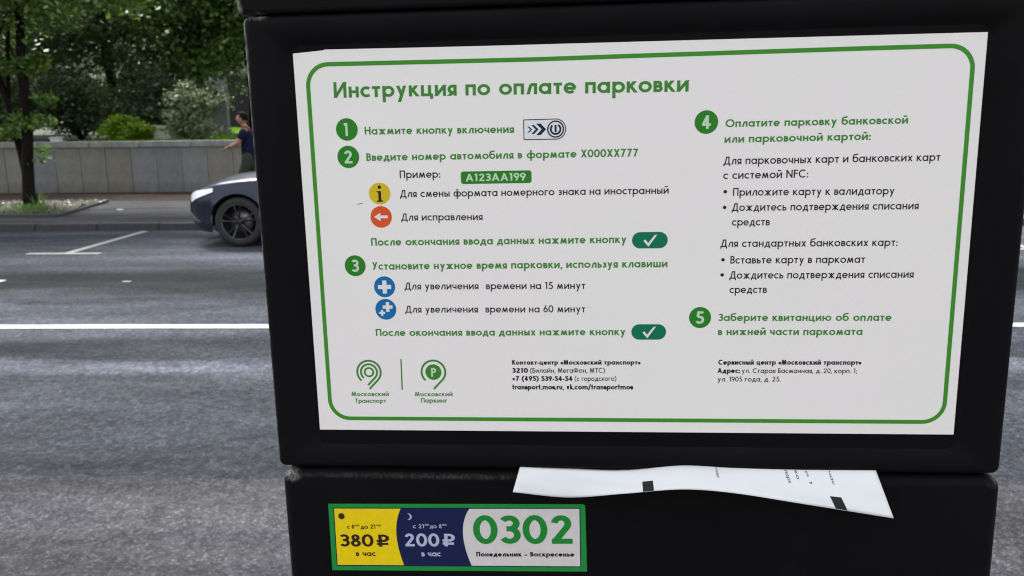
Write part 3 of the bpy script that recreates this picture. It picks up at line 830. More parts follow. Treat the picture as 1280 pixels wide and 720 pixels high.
for i, (x, y, H, R_, mat, ls, lab) in enumerate(TREES):
    lx = rnd.uniform(-.3, .3)
    base = (x, y, gz(x, y))
    tree('garden_tree', base, [([(0, 0, 0), (.05, 0, 1.0), (lx * .5, .05, 2.4), (lx, .1, H * .6), (lx * 1.3, .1, H * .85)], [.17, .14, .12, .08, .03])],
         [(0, 0, H * .62, R_, R_, H * .30), (-R_ * .6, -.6, H * .38, R_ * .7, R_ * .6, H * .2), (R_ * .6, -.4, H * .36, R_ * .7, R_ * .6, H * .2), (0, .5, H * .8, R_ * .7, R_ * .7, H * .18)] + ([(.1, -R_ * .5, H * .32, R_ * .8, R_ * .5, H * .14)] if x < -9.5 else []),
         330, 21000, .30, ls, mat, 60 + i, lab, 'tree', 'trees in the garden behind the wall')
# dark underplanting between the trees
def shrub(name, loc, ells, k, n, rc, ls, mat, seed, label, cat='shrub', group=None, stems=7, aspect=.55, bark='bark'):
    r = empty(name, loc, 0, label, cat, group)
    P, T, C = clumps(ells, k, n, rc, seed, .3)
    b = bmesh.new(); rr = random.Random(seed)
    for i in range(stems):
        c = Vector(C[rr.randrange(len(C))]); tube(b, [(rr.uniform(-.1, .1), rr.uniform(-.1, .1), 0), (c.x * .4, c.y * .4, c.z * .5), c], [.025, .018, .006], 5)
    from_bm('stems', b, bark, r, True)
    link('foliage', leaf_mesh('foliage', P, ls, mat, T, seed=seed, aspect=aspect), None, r)
    return r
US = [(-16.0, 21.5, 1.6, 1.5, 'leaf_dark', 'dark shrub at the far left behind the wall'), (-13.6, 21.2, 1.3, 1.7, 'leaf_dark', 'dark round shrub behind the wall beside the street tree stems'),
      (-12.0, 22.0, 1.2, 1.8, 'leaf_dark', 'very dark shrub behind the wall left of the bright green bush'), (-10.9, 23.4, 1.2, 2.0, 'leaf_mid', 'soft mid-green shrub rising behind the bright green bush'),
      (-9.95, 23.8, 0.9, 1.7, 'leaf_mid', 'bluish-green shrub between the bright bush and the pale flowering shrub'),
      (-7.1, 34.2, 1.2, 1.0, 'leaf_dark', 'dark low shrub at the back of the lawn'), (-11.9, 28, 1.8, 2.4, 'leaf_dark', 'tall dark shrub deep in the garden on the left'),
      (-8.6, 31, 1.9, 2.2, 'leaf_mid', 'tall shrub closing the back of the lawn'), (-15, 27, 2.0, 2.6, 'leaf_dark', 'dark thicket-like shrub deep in the garden far left'),
      (0.5, 22.0, 1.5, 1.5, 'leaf_dark', 'dark shrub behind the wall and the parking meter'), (6, 22, 1.5, 1.5, 'leaf_mid', 'mid-green shrub behind the wall to the right')]
for i, (x, y, R_, H, mat, lab) in enumerate(US):
    shrub('garden_shrub', (x, y, gz(x, y)), [(0, 0, H * .5, R_, R_ * .7, H * .5)], 120, 9500, .17, .10, mat, 200 + i, lab, group='shrubs in the garden')
shrub('bright_bush', (-10.25, 21.0, gz(-10, 21)), [(0, 0, .32, .62, .5, .34), (-.30, 0, .22, .40, .4, .24), (.28, 0, .2, .42, .4, .24)], 90, 9000, .075, .07, 'leaf_bright', 300,
      'bright yellow-green rounded bush behind the coping of the wall')
shrub('flowering_shrub', (-8.52, 20.6, gz(-8.5, 20.6)), [(0.05, 0, .95, .55, .45, .48), (-.15, 0, .4, .5, .4, .38), (.2, 0, .3, .4, .4, .3)], 80, 4200, .12, .10, 'leaf_grey', 301,
      'tall grey-green shrub with pale blossom right of the bright bush', aspect=.75)
shrub('flowering_shrub', (-6.75, 21.4, gz(-6.7, 21.4)), [(0.1, 0, 1.65, .55, .45, .38)], 50, 2600, .13, .10, 'leaf_grey', 302,
      'pale-leaved shrub arching above the walking man beside the parking meter', aspect=.75)
# far wood that reads as one mass
P, T, C = clumps([(x, 40 + 2 * math.sin(x), 4.5, 4.5, 2.5, 4.8) for x in range(-36, 40, 6)], 900, 46000, .55, 900, .2)
tag(link('far_wood', leaf_mesh('far_wood', P, .34, 'leaf_dark', T, seed=9), None), 'mass of dark trees closing the back of the garden', 'trees', kind='stuff')

# grass and weeds
def blades(name, spots, n, hgt, wid, mat, seed, parent=None):
    rs = random.Random(seed); vs = []; fs = []; tt = []
    for i in range(n):
        x, y, z, rx, ry = spots[rs.randrange(len(spots))]
        x += rs.gauss(0, rx); y += rs.gauss(0, ry); a = rs.uniform(0, 2 * PI); hh = hgt * rs.uniform(.4, 1.2); l = rs.uniform(.1, .6) * hh
        dx, dy = math.cos(a), math.sin(a); k = len(vs); w_ = wid * rs.uniform(.6, 1.3)
        vs += [(x - dy * w_, y + dx * w_, z), (x + dy * w_, y - dx * w_, z), (x + dx * l * .4 + dy * w_ * .7, y + dy * l * .4 - dx * w_ * .7, z + hh * .6), (x + dx * l * .4 - dy * w_ * .7, y + dy * l * .4 + dx * w_ * .7, z + hh * .6), (x + dx * l, y + dy * l, z + hh)]
        fs += [(k, k + 1, k + 2, k + 3), (k + 3, k + 2, k + 4)]; tt += [rs.random()] * 5
    me = bpy.data.meshes.new(name); me.from_pydata(vs, [], fs)
    at = me.attributes.new('tint', 'FLOAT', 'POINT'); at.data.foreach_set('value', tt)
    return link(name, me, mat, parent)
lawn_sp = [(x * .5, y * .5, gz(x * .5, y * .5), .3, .3) for x in range(-22, -6) for y in range(40, 64)]
tag(blades('lawn_grass', lawn_sp, 16000, .09, .008, 'leaf_bright', 5), 'bright short grass of the garden lawn', 'grass', kind='stuff')
bed_sp = [(-8.9 - .35 * k, 14.5 + .35 * (k % 4), .16, .22, .25) for k in range(12)]
tag(blades('bed_weeds', bed_sp, 900, .05, .007, 'leaf_weed', 6), 'low weeds scattered over the planting bed', 'weeds', kind='stuff')
wt = empty('weed_clump', (-8.95, 14.62, .16), 0, 'upright green weed clump in the bed right of the tree stems', 'plant')
tag(blades('leaf_blades', [(0, 0, 0, .17, .09)], 110, .13, .010, 'leaf_weed', 7, wt), kind='stuff')
tag(blades('tall_blades', [(.05, 0, 0, .06, .04)], 14, .38, .012, 'leaf_weed', 8, wt), kind='stuff')
rs = np.random.RandomState(4)
P = np.stack([rs.uniform(-20, -8.5, 1500), rs.uniform(14.1, 16.4, 1500), rs.uniform(.17, .20, 1500)], 1)
tag(link('leaf_litter', leaf_mesh('leaf_litter', P, .06, 'leaf_litter', rs.uniform(0, 1, 1500), flat=2, seed=5), None), 'dry leaves and litter strewn over the planting bed', 'leaf litter', kind='stuff')
def stone(name, loc, r, mat, label, sc_=(1, 1, .6), seed=1):
    b = bmesh.new(); bmesh.ops.create_icosphere(b, subdivisions=2, radius=r); q = random.Random(seed)
    for v in b.verts: v.co *= q.uniform(.8, 1.15); v.co = Vector((v.co.x * sc_[0], v.co.y * sc_[1], v.co.z * sc_[2]))
    o = from_bm(name, b, mat, None, False); o.location = loc; return tag(o, label, 'stone')
stone('stone', (-7.63, 15.0, .115), .045, 'grey_stone', 'small pale stone lying on the pavement right of the planting bed', (1.6, 1, .6), 3)
stone('stone', (-9.95, 14.25, .185), .06, 'grey_stone', 'pale stone in the bed left of the tree stems', (1.6, 1, .6), 4)

# garden furniture glimpsed between the shrubs
def sitting_box(name, cx, cy, z, wx, wy, h, mat, label, cat):
    r = empty(name, (cx, cy, z), 0, label, cat)
    box('body', (-wx / 2, -wy / 2, 0), (wx / 2, wy / 2, h * .78), mat, r, .01)
    box('lid', (-wx / 2 - .03, -wy / 2 - .03, h * .78), (wx / 2 + .03, wy / 2 + .03, h), mat, r, .012)
    return r
sitting_box('utility_box', -9.87, 22.0, gz(-9.8, 22) - .02, .36, .3, .42, 'white_box', 'pale grey low utility box on the grass between the bright bush and the flowering shrub', 'utility box')
sitting_box('coping_box', -11.15, 19.32, 1.27, .22, .16, .11, 'white_box', 'small white box standing on the wall coping right of the street tree', 'box')
mon = empty('stone_slab', (-9.78, 26, gz(-9.8, 26)), math.radians(10), 'upright grey stone slab on a plinth at the back of the lawn', 'monument')
box('slab', (-.22, -.06, .16), (.22, .06, 1.0), 'grey_stone', mon, .015); box('plinth', (-.3, -.15, 0), (.3, .15, .16), 'grey_stone', mon, .01)

# building behind the garden
bld = empty('apartment_building', (0, 52, 0), 0, 'long pale plastered building glimpsed through the trees', 'building')
box('wall', (-45, 0, 0), (35, 8, 16), 'facade', bld)
fr = pn = None
for fz in range(4):
    for i in range(26):
        x = -43.5 + i * 3.0
        if fr is None:
            b = bmesh.new()
            for q in ((0, 0, 1.3, .1), (0, 1.7, 1.3, 1.8), (0, .1, .1, 1.7), (1.2, .1, 1.3, 1.7), (.62, .1, .68, 1.7)): add_box(b, q[0], -.06, q[1], q[2], -.002, q[3])
            f = from_bm('window', b, 'window_frame', bld); p = box('pane', (.1, -.03, .1), (1.2, -.004, 1.7), 'pane', f); fr, pn = f, p
        else:
            f = fr.copy(); col.objects.link(f); f.parent = bld; p = pn.copy(); col.objects.link(p); p.parent = f
        f.location = (x, 0, 1.6 + fz * 3.6)
box('roof', (-45.5, -.5, 16.0), (35.5, 8.5, 16.5), 'kerb_dark', bld)
kiosk = empty('garden_pavilion', (-11.9, 33.5, gz(-12, 33)), 0, 'small grey pavilion glimpsed through the leaves above the flowering shrub', 'pavilion')
box('wall', (-1.4, 0, 0), (1.6, 2.0, 2.35), 'grey_stone', kiosk, .01)
box('roof', (-1.7, -.3, 2.35), (1.9, 2.3, 2.6), 'grey_stone', kiosk, .02)
box('door', (-.3, -.05, 0), (.6, -.004, 2.0), 'kerb_dark', kiosk, .01)

# ------------------------------------------------------------------ parked car (nose to the left, near side towards the camera)
def make_car(loc):
    car = empty('parked_car', loc, 0, 'dark blue-grey sedan parked at the far kerb with its headlight lit', 'car')
    Lc = 4.75; XW = (0.76, 3.68); RA = 0.385; WH = 0.335
    def hw(x):
        a = min(x, Lc - x)
        return 0.93 - 0.34 * max(0, 1 - a / 0.55) ** 2.6
    def ztop(x):
        pts = [(0, .60), (.02, .68), (.06, .725), (.14, .76), (.25, .79), (.45, .83), (.8, .875), (1.2, .905), (1.7, .93), (2.6, .93), (3.6, .95), (4.2, .97), (4.6, .93), (4.72, .85), (4.75, .75)]
        for (a, b), (c, d) in zip(pts, pts[1:]):
            if x <= c: return b + (d - b) * (x - a) / (c - a)
        return pts[-1][1]
    def zbot(x):
        z = .19 + .20 * max(0, 1 - x / .28) ** 1.6 * .55 + .2 * max(0, 1 - (Lc - x) / .3) ** 1.6
        for c in XW:
            d = abs(x - c)
            if d < RA: z = max(z, WH + math.sqrt(max(0, RA * RA - d * d)))
        return z
    xs = sorted(set([round(Lc * i / 60, 4) for i in range(61)] + [.015, .03, .05, .1] + [round(c + RA * math.cos(PI * k / 22), 4) for c in XW for k in range(23)] + [round(c + s_ * (RA + .001), 4) for c in XW for s_ in (-1, 1)]))
    NZ = 14
    def side(x, t, sg):
        zb, zt = zbot(x), ztop(x); z = zb + (zt - zb) * t
        y = hw(x) + .022 * math.exp(-((z - .60) / .12) ** 2) - .045 * max(0, (z - .72) / .22) ** 2 - .05 * max(0, (.34 - z) / .16) ** 2
        for c in XW:
            d = math.hypot(x - c, z - WH)
            if d < RA + .06: y += .014 * max(0, 1 - abs(d - RA) / .06)
        return (x, sg * y, z)
    b = bmesh.new()
    rings = []
    for x in xs:
        L_ = [side(x, i / NZ, -1) for i in range(NZ + 1)]; R2 = [side(x, i / NZ, 1) for i in range(NZ, -1, -1)]
        yt = -L_[-1][1]; zt = L_[-1][2]
        crown = .10 * min(1, x / .5) if x < 1.6 else (.05 if x > 3.9 else .08)
        mid = [(x + (.03 * 0), -yt + 2 * yt * k / 12, zt + crown * (1 - (1 - 2 * k / 12) ** 2) + (.012 if k in (3, 9) and x > .2 else 0)) for k in range(1, 12)]
        rings.append(L_ + mid + R2)
    loft(b, rings, closed=False)
    # front and rear fascia
    for x, dx in ((0, -.10), (Lc, .07)):
        vs = []
        for i in range(NZ + 1):
            y = -side(x, i / NZ, -1)[1]; z = side(x, i / NZ, -1)[2]
            vs.append([b.verts.new((x + dx * (1 - (k / 4 - 1) ** 2), -y + 2 * y * k / 8, z)) for k in range(9)])
        for i in range(NZ):
            for k in range(8): b.faces.new((vs[i][k], vs[i][k + 1], vs[i + 1][k + 1], vs[i + 1][k]))
    bmesh.ops.remove_doubles(b, verts=b.verts[:], dist=.0008)
    body = from_bm('body', b, 'car_paint', car, True)
    box('underbody', (.3, -.60, .17), (Lc - .3, .60, .42), 'black_plastic', car)
    # wheel housings
    for c in XW:
        b = bmesh.new()
        rg = [[(c + RA * .99 * math.cos(a), y, WH + RA * .99 * math.sin(a)) for a in [PI * k / 20 - .15 + .3 * k / 20 * 1.0 - .0 for k in range(21)]] for y in (-.90, -.6)]
        loft(b, rg, closed=False)
        rg = [[(c + RA * .99 * math.cos(a), y, WH + RA * .99 * math.sin(a)) for a in [PI * k / 20 for k in range(21)]] for y in (.90, .6)]
        loft(b, rg, closed=False)
        add_box(b, c - RA, -.60, .25, c + RA, .60, .74)
        from_bm('wheel_housing', b, 'black_plastic', car, True)
    # greenhouse
    gp = [(1.15, .93, .93), (1.95, 1.36, .62), (2.3, 1.42, .58), (3.0, 1.43, .57), (3.5, 1.36, .57), (4.25, .98, .78)]
    b = bmesh.new(); rg = []
    for x, zt, y in gp:
        zl = ztop(x) + .0
        yl = .86
        t0 = (zt - .93) / .5
        rg.append([(x, -yl + .03 * 0, zl - .03), (x, -(yl - (yl - .60) * t0 * .9), zl + (zt - zl) * .88), (x, -.48, zt), (x, 0, zt + .03), (x, .48, zt), (x, (yl - (yl - .60) * t0 * .9), zl + (zt - zl) * .88), (x, yl, zl - .03)])
    loft(b, rg, closed=False)
    gh = from_bm('cabin_glass', b, 'glass', car, True)
    b = bmesh.new(); rg = []
    for x, zt, y in [(1.93, 1.365, 0), (2.3, 1.435, 0), (3.0, 1.445, 0), (3.52, 1.37, 0)]:
        rg.append([(x, -.60, zt - .05), (x, -.5, zt + .006), (x, 0, zt + .045), (x, .5, zt + .006), (x, .60, zt - .05)])
    loft(b, rg, closed=False); from_bm('roof', b, 'car_paint', car, True)
    for s_ in (-1, 1):
        for pts in ([(1.2, s_ * .86, .93), (1.95, s_ * .62, 1.34)], [(2.75, s_ * .865, .93), (2.72, s_ * .60, 1.40)], [(3.5, s_ * .61, 1.35), (4.25, s_ * .83, .98)]):
            b = bmesh.new(); tube(b, pts, .028, 8); from_bm('pillar', b, 'black_plastic', car, True)
        m = bmesh.new(); bmesh.ops.create_icosphere(m, subdivisions=3, radius=.1)
        for v in m.verts: v.co = Vector((v.co.x * .8 + 1.72, v.co.y * .95 + s_ * 1.0, v.co.z * .7 + 1.02))
        from_bm('mirror', m, 'car_paint', car, True)
        for x0 in (1.9, 2.95):
            h_ = box('door_handle', (x0 + .55, s_ * .955 - .012, .76), (x0 + .75, s_ * .955 + .012, .785), 'car_paint', car, .006)
            b = bmesh.new(); tube(b, [side(x0 - .25, t / 6, s_) for t in range(7)], .0045, 5); from_bm('door_seam', b, 'black_plastic', car)
    # headlights wrapping round the corners
    for s_ in (-1, 1):
        b = bmesh.new(); rg = []
        for k in range(11):
            x = .018 + .42 * k / 10
            zt, zb = ztop(x) - .012 - .02 * k / 10, ztop(x) - .13 + .045 * (k / 10) ** 1.5 - (.0 if k else -.02)
            row = []
            for i in range(5):
                z = zb + (zt - zb) * i / 4; t = (z - zbot(x)) / (ztop(x) - zbot(x)); p = side(x, t, s_)
                row.append((p[0] - .004, p[1] + s_ * .007, z))
            rg.append(row)
        loft(b, rg, closed=False)
        hl = from_bm('headlight', b, 'headlamp', car, True)
        b = bmesh.new(); tube(b, [(r_[0][0], r_[0][1] + s_ * .002, r_[0][2] - .004) for r_ in rg], .007, 6); from_bm('headlight_rim', b, 'black_plastic', hl, True)
        box('tail_light', (Lc - .3, s_ * .90 - .03, .78), (Lc - .03, s_ * .86 + .02, .90), 'red_lens', car, .02)
        b = bmesh.new(); tube(b, [side(.02, .22, s_), side(.12, .20, s_), side(.22, .2, s_)], .022, 6); from_bm('bumper_vent', b, 'black_plastic', car, True)
    box('grille', (-.112, -.42, .40), (-.07, .42, .60), 'black_plastic', car, .02)
    # wheels
    def lathe(prof, seg=40):
        b = bmesh.new(); loft(b, [[(r_ * math.cos(2 * PI * k / seg), y, r_ * math.sin(2 * PI * k / seg)) for k in range(seg)] for r_, y in prof]); return b
    first = None
    for c in XW:
        for s_ in (-1, 1):
            if first is None:
                wl = from_bm('wheel', lathe([(.235, -.10), (.245, -.112), (.232, -.10), (.222, -.02), (.222, .09), (.235, .10)]), 'rim_edge', car, True)
                tb = lathe([(.238, .10), (.26, .118), (.31, .112), (.333, .085), (.335, 0), (.333, -.085), (.31, -.112), (.26, -.118), (.238, -.105)], 48)
                from_bm('tyre', tb, 'tyre', wl, True)
                from_bm('rim_barrel', lathe([(.221, -.10), (.218, .06), (.05, .07)]), 'black_plastic', wl, True)
                b = bmesh.new(); loft(b, [[(r_ * math.cos(2 * PI * k / 32), y, r_ * math.sin(2 * PI * k / 32)) for k in range(32)] for r_, y in ((.03, .0), (.165, .0), (.165, .02), (.03, .02))]); from_bm('brake_disc', b, 'brake', wl, True)
                from_bm('hub_cap', lathe([(.001, -.098), (.03, -.098), (.045, -.088), (.06, -.06)], 20), 'rim', wl, True)
                for k in range(5):
                    for off in (-.19, .19):
                        a = 2 * PI * k / 5 + .35; a0 = a + off * .4; a1 = a + off
                        b = bmesh.new(); p0 = Vector((.04 * math.cos(a0), -.085, .04 * math.sin(a0))); p1 = Vector((.232 * math.cos(a1), -.098, .232 * math.sin(a1)))
                        d = (p1 - p0).normalized(); n_ = Vector((0, -1, 0)); sd_ = d.cross(n_)
                        rg = []
                        for t, wd in ((0, .017), (.5, .012), (1, .016)):
                            p = p0.lerp(p1, t); rg.append([p + sd_ * wd, p + sd_ * wd * .6 + n_ * .012, p - sd_ * wd * .6 + n_ * .012, p - sd_ * wd, p - n_ * .03])
                        loft(b, rg, True, True, True); from_bm('spoke', b, 'rim_edge' if off > 0 else 'rim', wl)
                first = wl; o = wl
            else: o = copy_tree(first, car)
            o.location = (c, s_ * .83, WH); o.rotation_euler = (0, 0, 0 if s_ < 0 else PI)
    return car
make_car((-4.80, 12.06, 0.004))

# ------------------------------------------------------------------ walking person
def skin_obj(name, nodes, edges, mat, parent, sub=2, root=0):
    me = bpy.data.meshes.new(name); me.from_pydata([n[0] for n in nodes], edges, [])
    o = link(name, me, mat, parent)
    m = o.modifiers.new('skin', 'SKIN'); m.use_smooth_shade = True; m.branch_smoothing = .3
    for i, n in enumerate(nodes):
        sv = me.skin_vertices[0].data[i]; sv.radius = n[1] if isinstance(n[1], tuple) else (n[1], n[1]); sv.use_root = (i == root)
    s2 = o.modifiers.new('sub', 'SUBSURF'); s2.levels = sub; s2.render_levels = sub
    # bake the modifiers so that the object is a plain continuous mesh
    dg = bpy.context.evaluated_depsgraph_get(); ev = o.evaluated_get(dg); m2 = bpy.data.meshes.new_from_object(ev)
    o.modifiers.clear(); o.data = m2
    if len(m2.materials) == 0: m2.materials.append(M[mat])
    m2.polygons.foreach_set('use_smooth', [True] * len(m2.polygons))
    return o
def person(loc):
    # faces -x; local x forward = -x, y = away from the camera
    r = empty('person', loc, 0, 'man in navy t-shirt and olive trousers walking left behind the parked car', 'person')
    N = [((0, 0, .93), (.13, .16)), ((0, 0, 1.08), (.115, .15)), ((-.01, 0, 1.28), (.125, .17)), ((-.02, 0, 1.42), (.07, .10)), ((-.05, 0, 1.50), .052), ((-.07, 0, 1.56), .055)]
    E_ = [(0, 1), (1, 2), (2, 3), (3, 4), (4, 5)]
    def add(p, rr, fr): N.append((p, rr)); E_.append((fr, len(N) - 1)); return len(N) - 1
    def leg(y, hip, knee, ank, toe):
        a = add(hip, .095, 0); k = add(knee, .062, a); c = add(((knee[0] + ank[0]) / 2, y, (knee[2] + ank[2]) / 2 + .04), .055, k); n_ = add(ank, .038, c); t = add(toe, .032, n_); return a, k, n_
    leg(-.10, (-.01, -.10, .84), (-.16, -.10, .50), (-.10, -.10, .09), (-.26, -.10, .045))
    leg(.10, (.01, .10, .84), (.10, .10, .48), (.34, .10, .15), (.24, .10, .06))
    def hand(wrist, d, fr, y):
        d = Vector(d).normalized(); up = Vector((0, 0, 1)); sd_ = Vector((0, 1, 0))
        p = add(tuple(Vector(wrist) + d * .05), (.030, .016), fr)
        for k, (o_, l) in enumerate(((-.026, .070), (-.009, .080), (.009, .075), (.026, .06))):
            a = add(tuple(Vector(wrist) + d * .085 + sd_ * o_), .009, p); b_ = add(tuple(Vector(wrist) + d * (.085 + l * .5) + sd_ * o_ - up * .008), .008, a); add(tuple(Vector(wrist) + d * (.085 + l * .95) + sd_ * o_ - up * .024), .007, b_)
        a = add(tuple(Vector(wrist) + d * .04 + up * .03 - sd_ * .02), .010, p); add(tuple(Vector(wrist) + d * .085 + up * .035 - sd_ * .025), .008, a)
    # near arm reaching forward
    s0 = add((-.02, -.19, 1.38), .060, 3); e0 = add((-.11, -.24, 1.19), .050, s0); w0 = add((-.30, -.22, 1.11), .032, e0); hand((-.30, -.22, 1.11), (-1, 0, -.45), w0, -.22)
    s1 = add((-.02, .19, 1.38), .055, 3); e1 = add((.10, .24, 1.12), .040, s1); w1 = add((.02, .25, .90), .026, e1); hand((.02, .25, .90), (-.2, 0, -1), w1, .25)
    body = skin_obj('body', N, E_, 'skin', r)
    # head with nose, chin and ears joined to the same mesh
    b = bmesh.new(); b.from_mesh(body.data)
    hb = bmesh.new(); bmesh.ops.create_uvsphere(hb, u_segments=28, v_segments=20, radius=1)
    for v in hb.verts:
        x, y, z = v.co
        k = 1 - .22 * max(0, -z) ** 1.5
        nx = x * .098 * k; ny = y * .078 * k; nz = z * .118
        if x < -.3: nx -= .004
        dn = math.exp(-(((y) / .22) ** 2 + ((z + .12) / .22) ** 2)) * (1 if x < 0 else 0); nx -= .024 * dn
        dc = math.exp(-((y / .3) ** 2 + ((z + .82) / .2) ** 2)) * (1 if x < .1 else 0); nx -= .018 * dc
        de = math.exp(-(((abs(y) - .38) / .14) ** 2 + ((z - .08) / .12) ** 2)) * (1 if x < 0 else 0); nx += .008 * de
        dm = math.exp(-((y / .3) ** 2 + ((z + .52) / .06) ** 2)) * (1 if x < 0 else 0); nx += .004 * dm
        v.co = Vector((nx - .085, ny, nz + 1.635))
    for s_ in (-1, 1):
        eb = bmesh.ops.create_icosphere(hb, subdivisions=2, radius=1)
        for v in eb['verts']: v.co = Vector((v.co.x * .018 - .075, v.co.y * .008 + s_ * .079, v.co.z * .03 + 1.63))
    me2 = bpy.data.meshes.new('h'); hb.to_mesh(me2); hb.free(); b.from_mesh(me2); bpy.data.meshes.remove(me2)
    for f in b.faces: f.smooth = True
    b.to_mesh(body.data); b.free()
    for s_ in (-1, 1):
        q = bmesh.new(); bmesh.ops.create_icosphere(q, subdivisions=2, radius=.011)
        o = from_bm('eye', q, 'white_print', r, True); o.location = (-.172, s_ * .032, 1.645)
        q = bmesh.new(); bmesh.ops.create_icosphere(q, subdivisions=1, radius=.0055)
        o2 = from_bm('iris', q, 'hair', o, True); o2.location = (-.008, 0, 0)
    hb = bmesh.new(); bmesh.ops.create_uvsphere(hb, u_segments=24, v_segments=18, radius=1)
    for v in list(hb.verts):
        x, y, z = v.co; v.co = Vector((x * .106 - .079, y * .085, z * .122 + 1.645))
    bmesh.ops.delete(hb, geom=[v for v in hb.verts if (v.co.x < -.115 and v.co.z < 1.70) or v.co.z < 1.585 or (v.co.x < -.09 and v.co.z < 1.63)], context='VERTS')
    hr = from_bm('hair', hb, 'hair', r, True); sm = hr.modifiers.new('t', 'SOLIDIFY'); sm.thickness = .008
    # clothing over the same joints
    T = [((0, 0, .78), (.160, .185)), ((0, 0, 1.08), (.135, .170)), ((-.01, 0, 1.28), (.145, .190)), ((-.02, 0, 1.41), (.085, .12)), ((-.035, 0, 1.465), (.062, .068)),
         ((-.02, -.19, 1.385), .075), ((-.08, -.225, 1.235), .068), ((-.02, .19, 1.385), .075), ((.05, .22, 1.24), .068)]
    skin_obj('t_shirt', T, [(0, 1), (1, 2), (2, 3), (3, 4), (3, 5), (5, 6), (3, 7), (7, 8)], 'navy_cloth', r)
    K = [((0, 0, 1.10), (.136, .165)), ((0, 0, .90), (.150, .175)), ((-.01, -.10, .82), .112), ((-.16, -.10, .50), .082), ((-.13, -.10, .28), .074), ((-.105, -.10, .12), .066),
         ((.01, .10, .82), .112), ((.10, .10, .48), .082), ((.22, .10, .31), .074), ((.325, .10, .18), .066)]
    skin_obj('trousers', K, [(0, 1), (1, 2), (2, 3), (3, 4), (4, 5), (1, 6), (6, 7), (7, 8), (8, 9)], 'olive_cloth', r)
    skin_obj('shoe', [((-.06, -.10, .055), .045), ((-.16, -.10, .045), .043), ((-.29, -.10, .035), .034)], [(0, 1), (1, 2)], 'leather', r)
    skin_obj('shoe', [((.37, .10, .13), .045), ((.30, .10, .075), .043), ((.21, .10, .04), .034)], [(0, 1), (1, 2)], 'leather', r)
    b = bmesh.new(); tube(b, [(-.272, -.22, 1.122), (-.292, -.22, 1.114)], .038, 16); from_bm('wristwatch', b, 'black_plastic', r, True)
    b = bmesh.new(); tube(b, [(-.10, -.03, 1.47), (-.04, -.08, 1.49), (.03, -.09, 1.475), (.10, -.06, 1.42), (.14, -.03, 1.30)], .014, 8); from_bm('strap', b, 'red_strap', r, True)
    return r
person((-5.42, 15.72, 0.103))

# ------------------------------------------------------------------ parking meter
# face coordinates: millimetres on the instruction sheet, x right, y down from its top left corner, z towards the viewer
Rm = Matrix(((0.998599, -0.013737, -0.051106), (-0.051114, -0.00028, -0.998693), (0.013705, 0.999906, -0.000982)))
O = Vector((-0.10993, 0.38598, 1.68061))
BX, BY, BZ = .150, 1.540, .125
meter = empty('parking_meter', (0, 0, 0), 0, 'black parking payment machine filling the foreground, with printed instruction sheet on its back', 'parking meter')
base = O + Rm @ Vector((BX, -BY, -BZ))
ax, ay, az = Rm.col[0], Rm.col[1], Rm.col[2]
mw = Matrix.Identity(4)
for i in range(3): mw[i][0] = ax[i]; mw[i][1] = -az[i]; mw[i][2] = ay[i]; mw[i][3] = base[i]
meter.matrix_world = mw
def F(x, y, z=0.0): return (x / 1000 - BX, -z / 1000 - BZ, -y / 1000 + BY)
def rr(x0, y0, x1, y1, r, n=6):
    o = []
    for cx, cy, a in ((x1 - r, y0 + r, -90), (x1 - r, y1 - r, 0), (x0 + r, y1 - r, 90), (x0 + r, y0 + r, 180)):
        for i in range(n + 1):
            t = math.radians(a + 90 * i / n); o.append((cx + r * math.cos(t), cy + r * math.sin(t)))
    return o
def shell(bm, x0, y0, x1, y1, r, prof, cap0=True, cap1=True):
    """rings of a rounded rectangle: prof = (inset, z)"""
    rings = []
    for ins, z in prof: rings.append([F(a, b, z) for a, b in rr(x0 + ins, y0 + ins, x1 - ins, y1 - ins, max(.5, r - ins))])
    return loft(bm, rings, True, cap0, cap1)
def roundprof(r, z1, n=7): return [(r - r * math.sin(math.radians(90 * i / n)), z1 - r + r * math.cos(math.radians(90 * i / n)) ) for i in range(n + 1)]
DEPTH = -235
# upper housing with a recessed field behind the sheet
b = bmesh.new()
ZF = 1.0
prof = [(24.5, -1.0)]
rings = []
fld = rr(-3.2, -4.6, 303.2, 187.6, 7)
fld2 = rr(-2.0, -3.4, 302.0, 186.4, 6)
rings = [[F(a, q, -0.35) for a, q in fld2], [F(a, q, ZF) for a, q in fld]]
for ins, z in roundprof(3.2, ZF): rings.append([F(a, q, z) for a, q in rr(-22.3 + ins, -16.8 + ins, 322.2 - ins, 198.4 - ins, max(1.2, 3.5 - ins * .6))])
rings.append([F(a, q, DEPTH) for a, q in rr(-22.3, -16.8, 322.2, 198.4, 3.5)])
loft(b, rings, True, True, True)
from_bm('upper_housing', b, 'black_metal', meter)
for f in bpy.data.objects['upper_housing'].data.polygons: f.use_smooth = False
# cap above
b = bmesh.new(); shell(b, -24.0, -150, 324.5, -17.4, 2.8, roundprof(2.2, ZF + .5) + [(0, DEPTH - 4)]); from_bm('top_cap', b, 'black_metal', meter)
b = bmesh.new(); shell(b, -17, -30, 317, 230, 4, [(0, -4.5), (0, DEPTH + 6)]); from_bm('inner_frame', b, 'black_plain', meter)
# lower housing
b = bmesh.new(); shell(b, -21.5, 199.8, 323.8, 1480, 7, roundprof(5, ZF - .4) + [(0, DEPTH)]); from_bm('lower_housing', b, 'black_metal', meter)
b = bmesh.new(); shell(b, -40, 1481, 340, 1543, 6, [(0, 15), (0, DEPTH - 12)]); from_bm('base_plate', b, 'black_metal', meter)
for nm in ('upper_housing', 'top_cap', 'lower_housing'):
    me = bpy.data.objects[nm].data
    me.polygons.foreach_set('use_smooth', [len(p.vertices) == 4 for p in me.polygons])
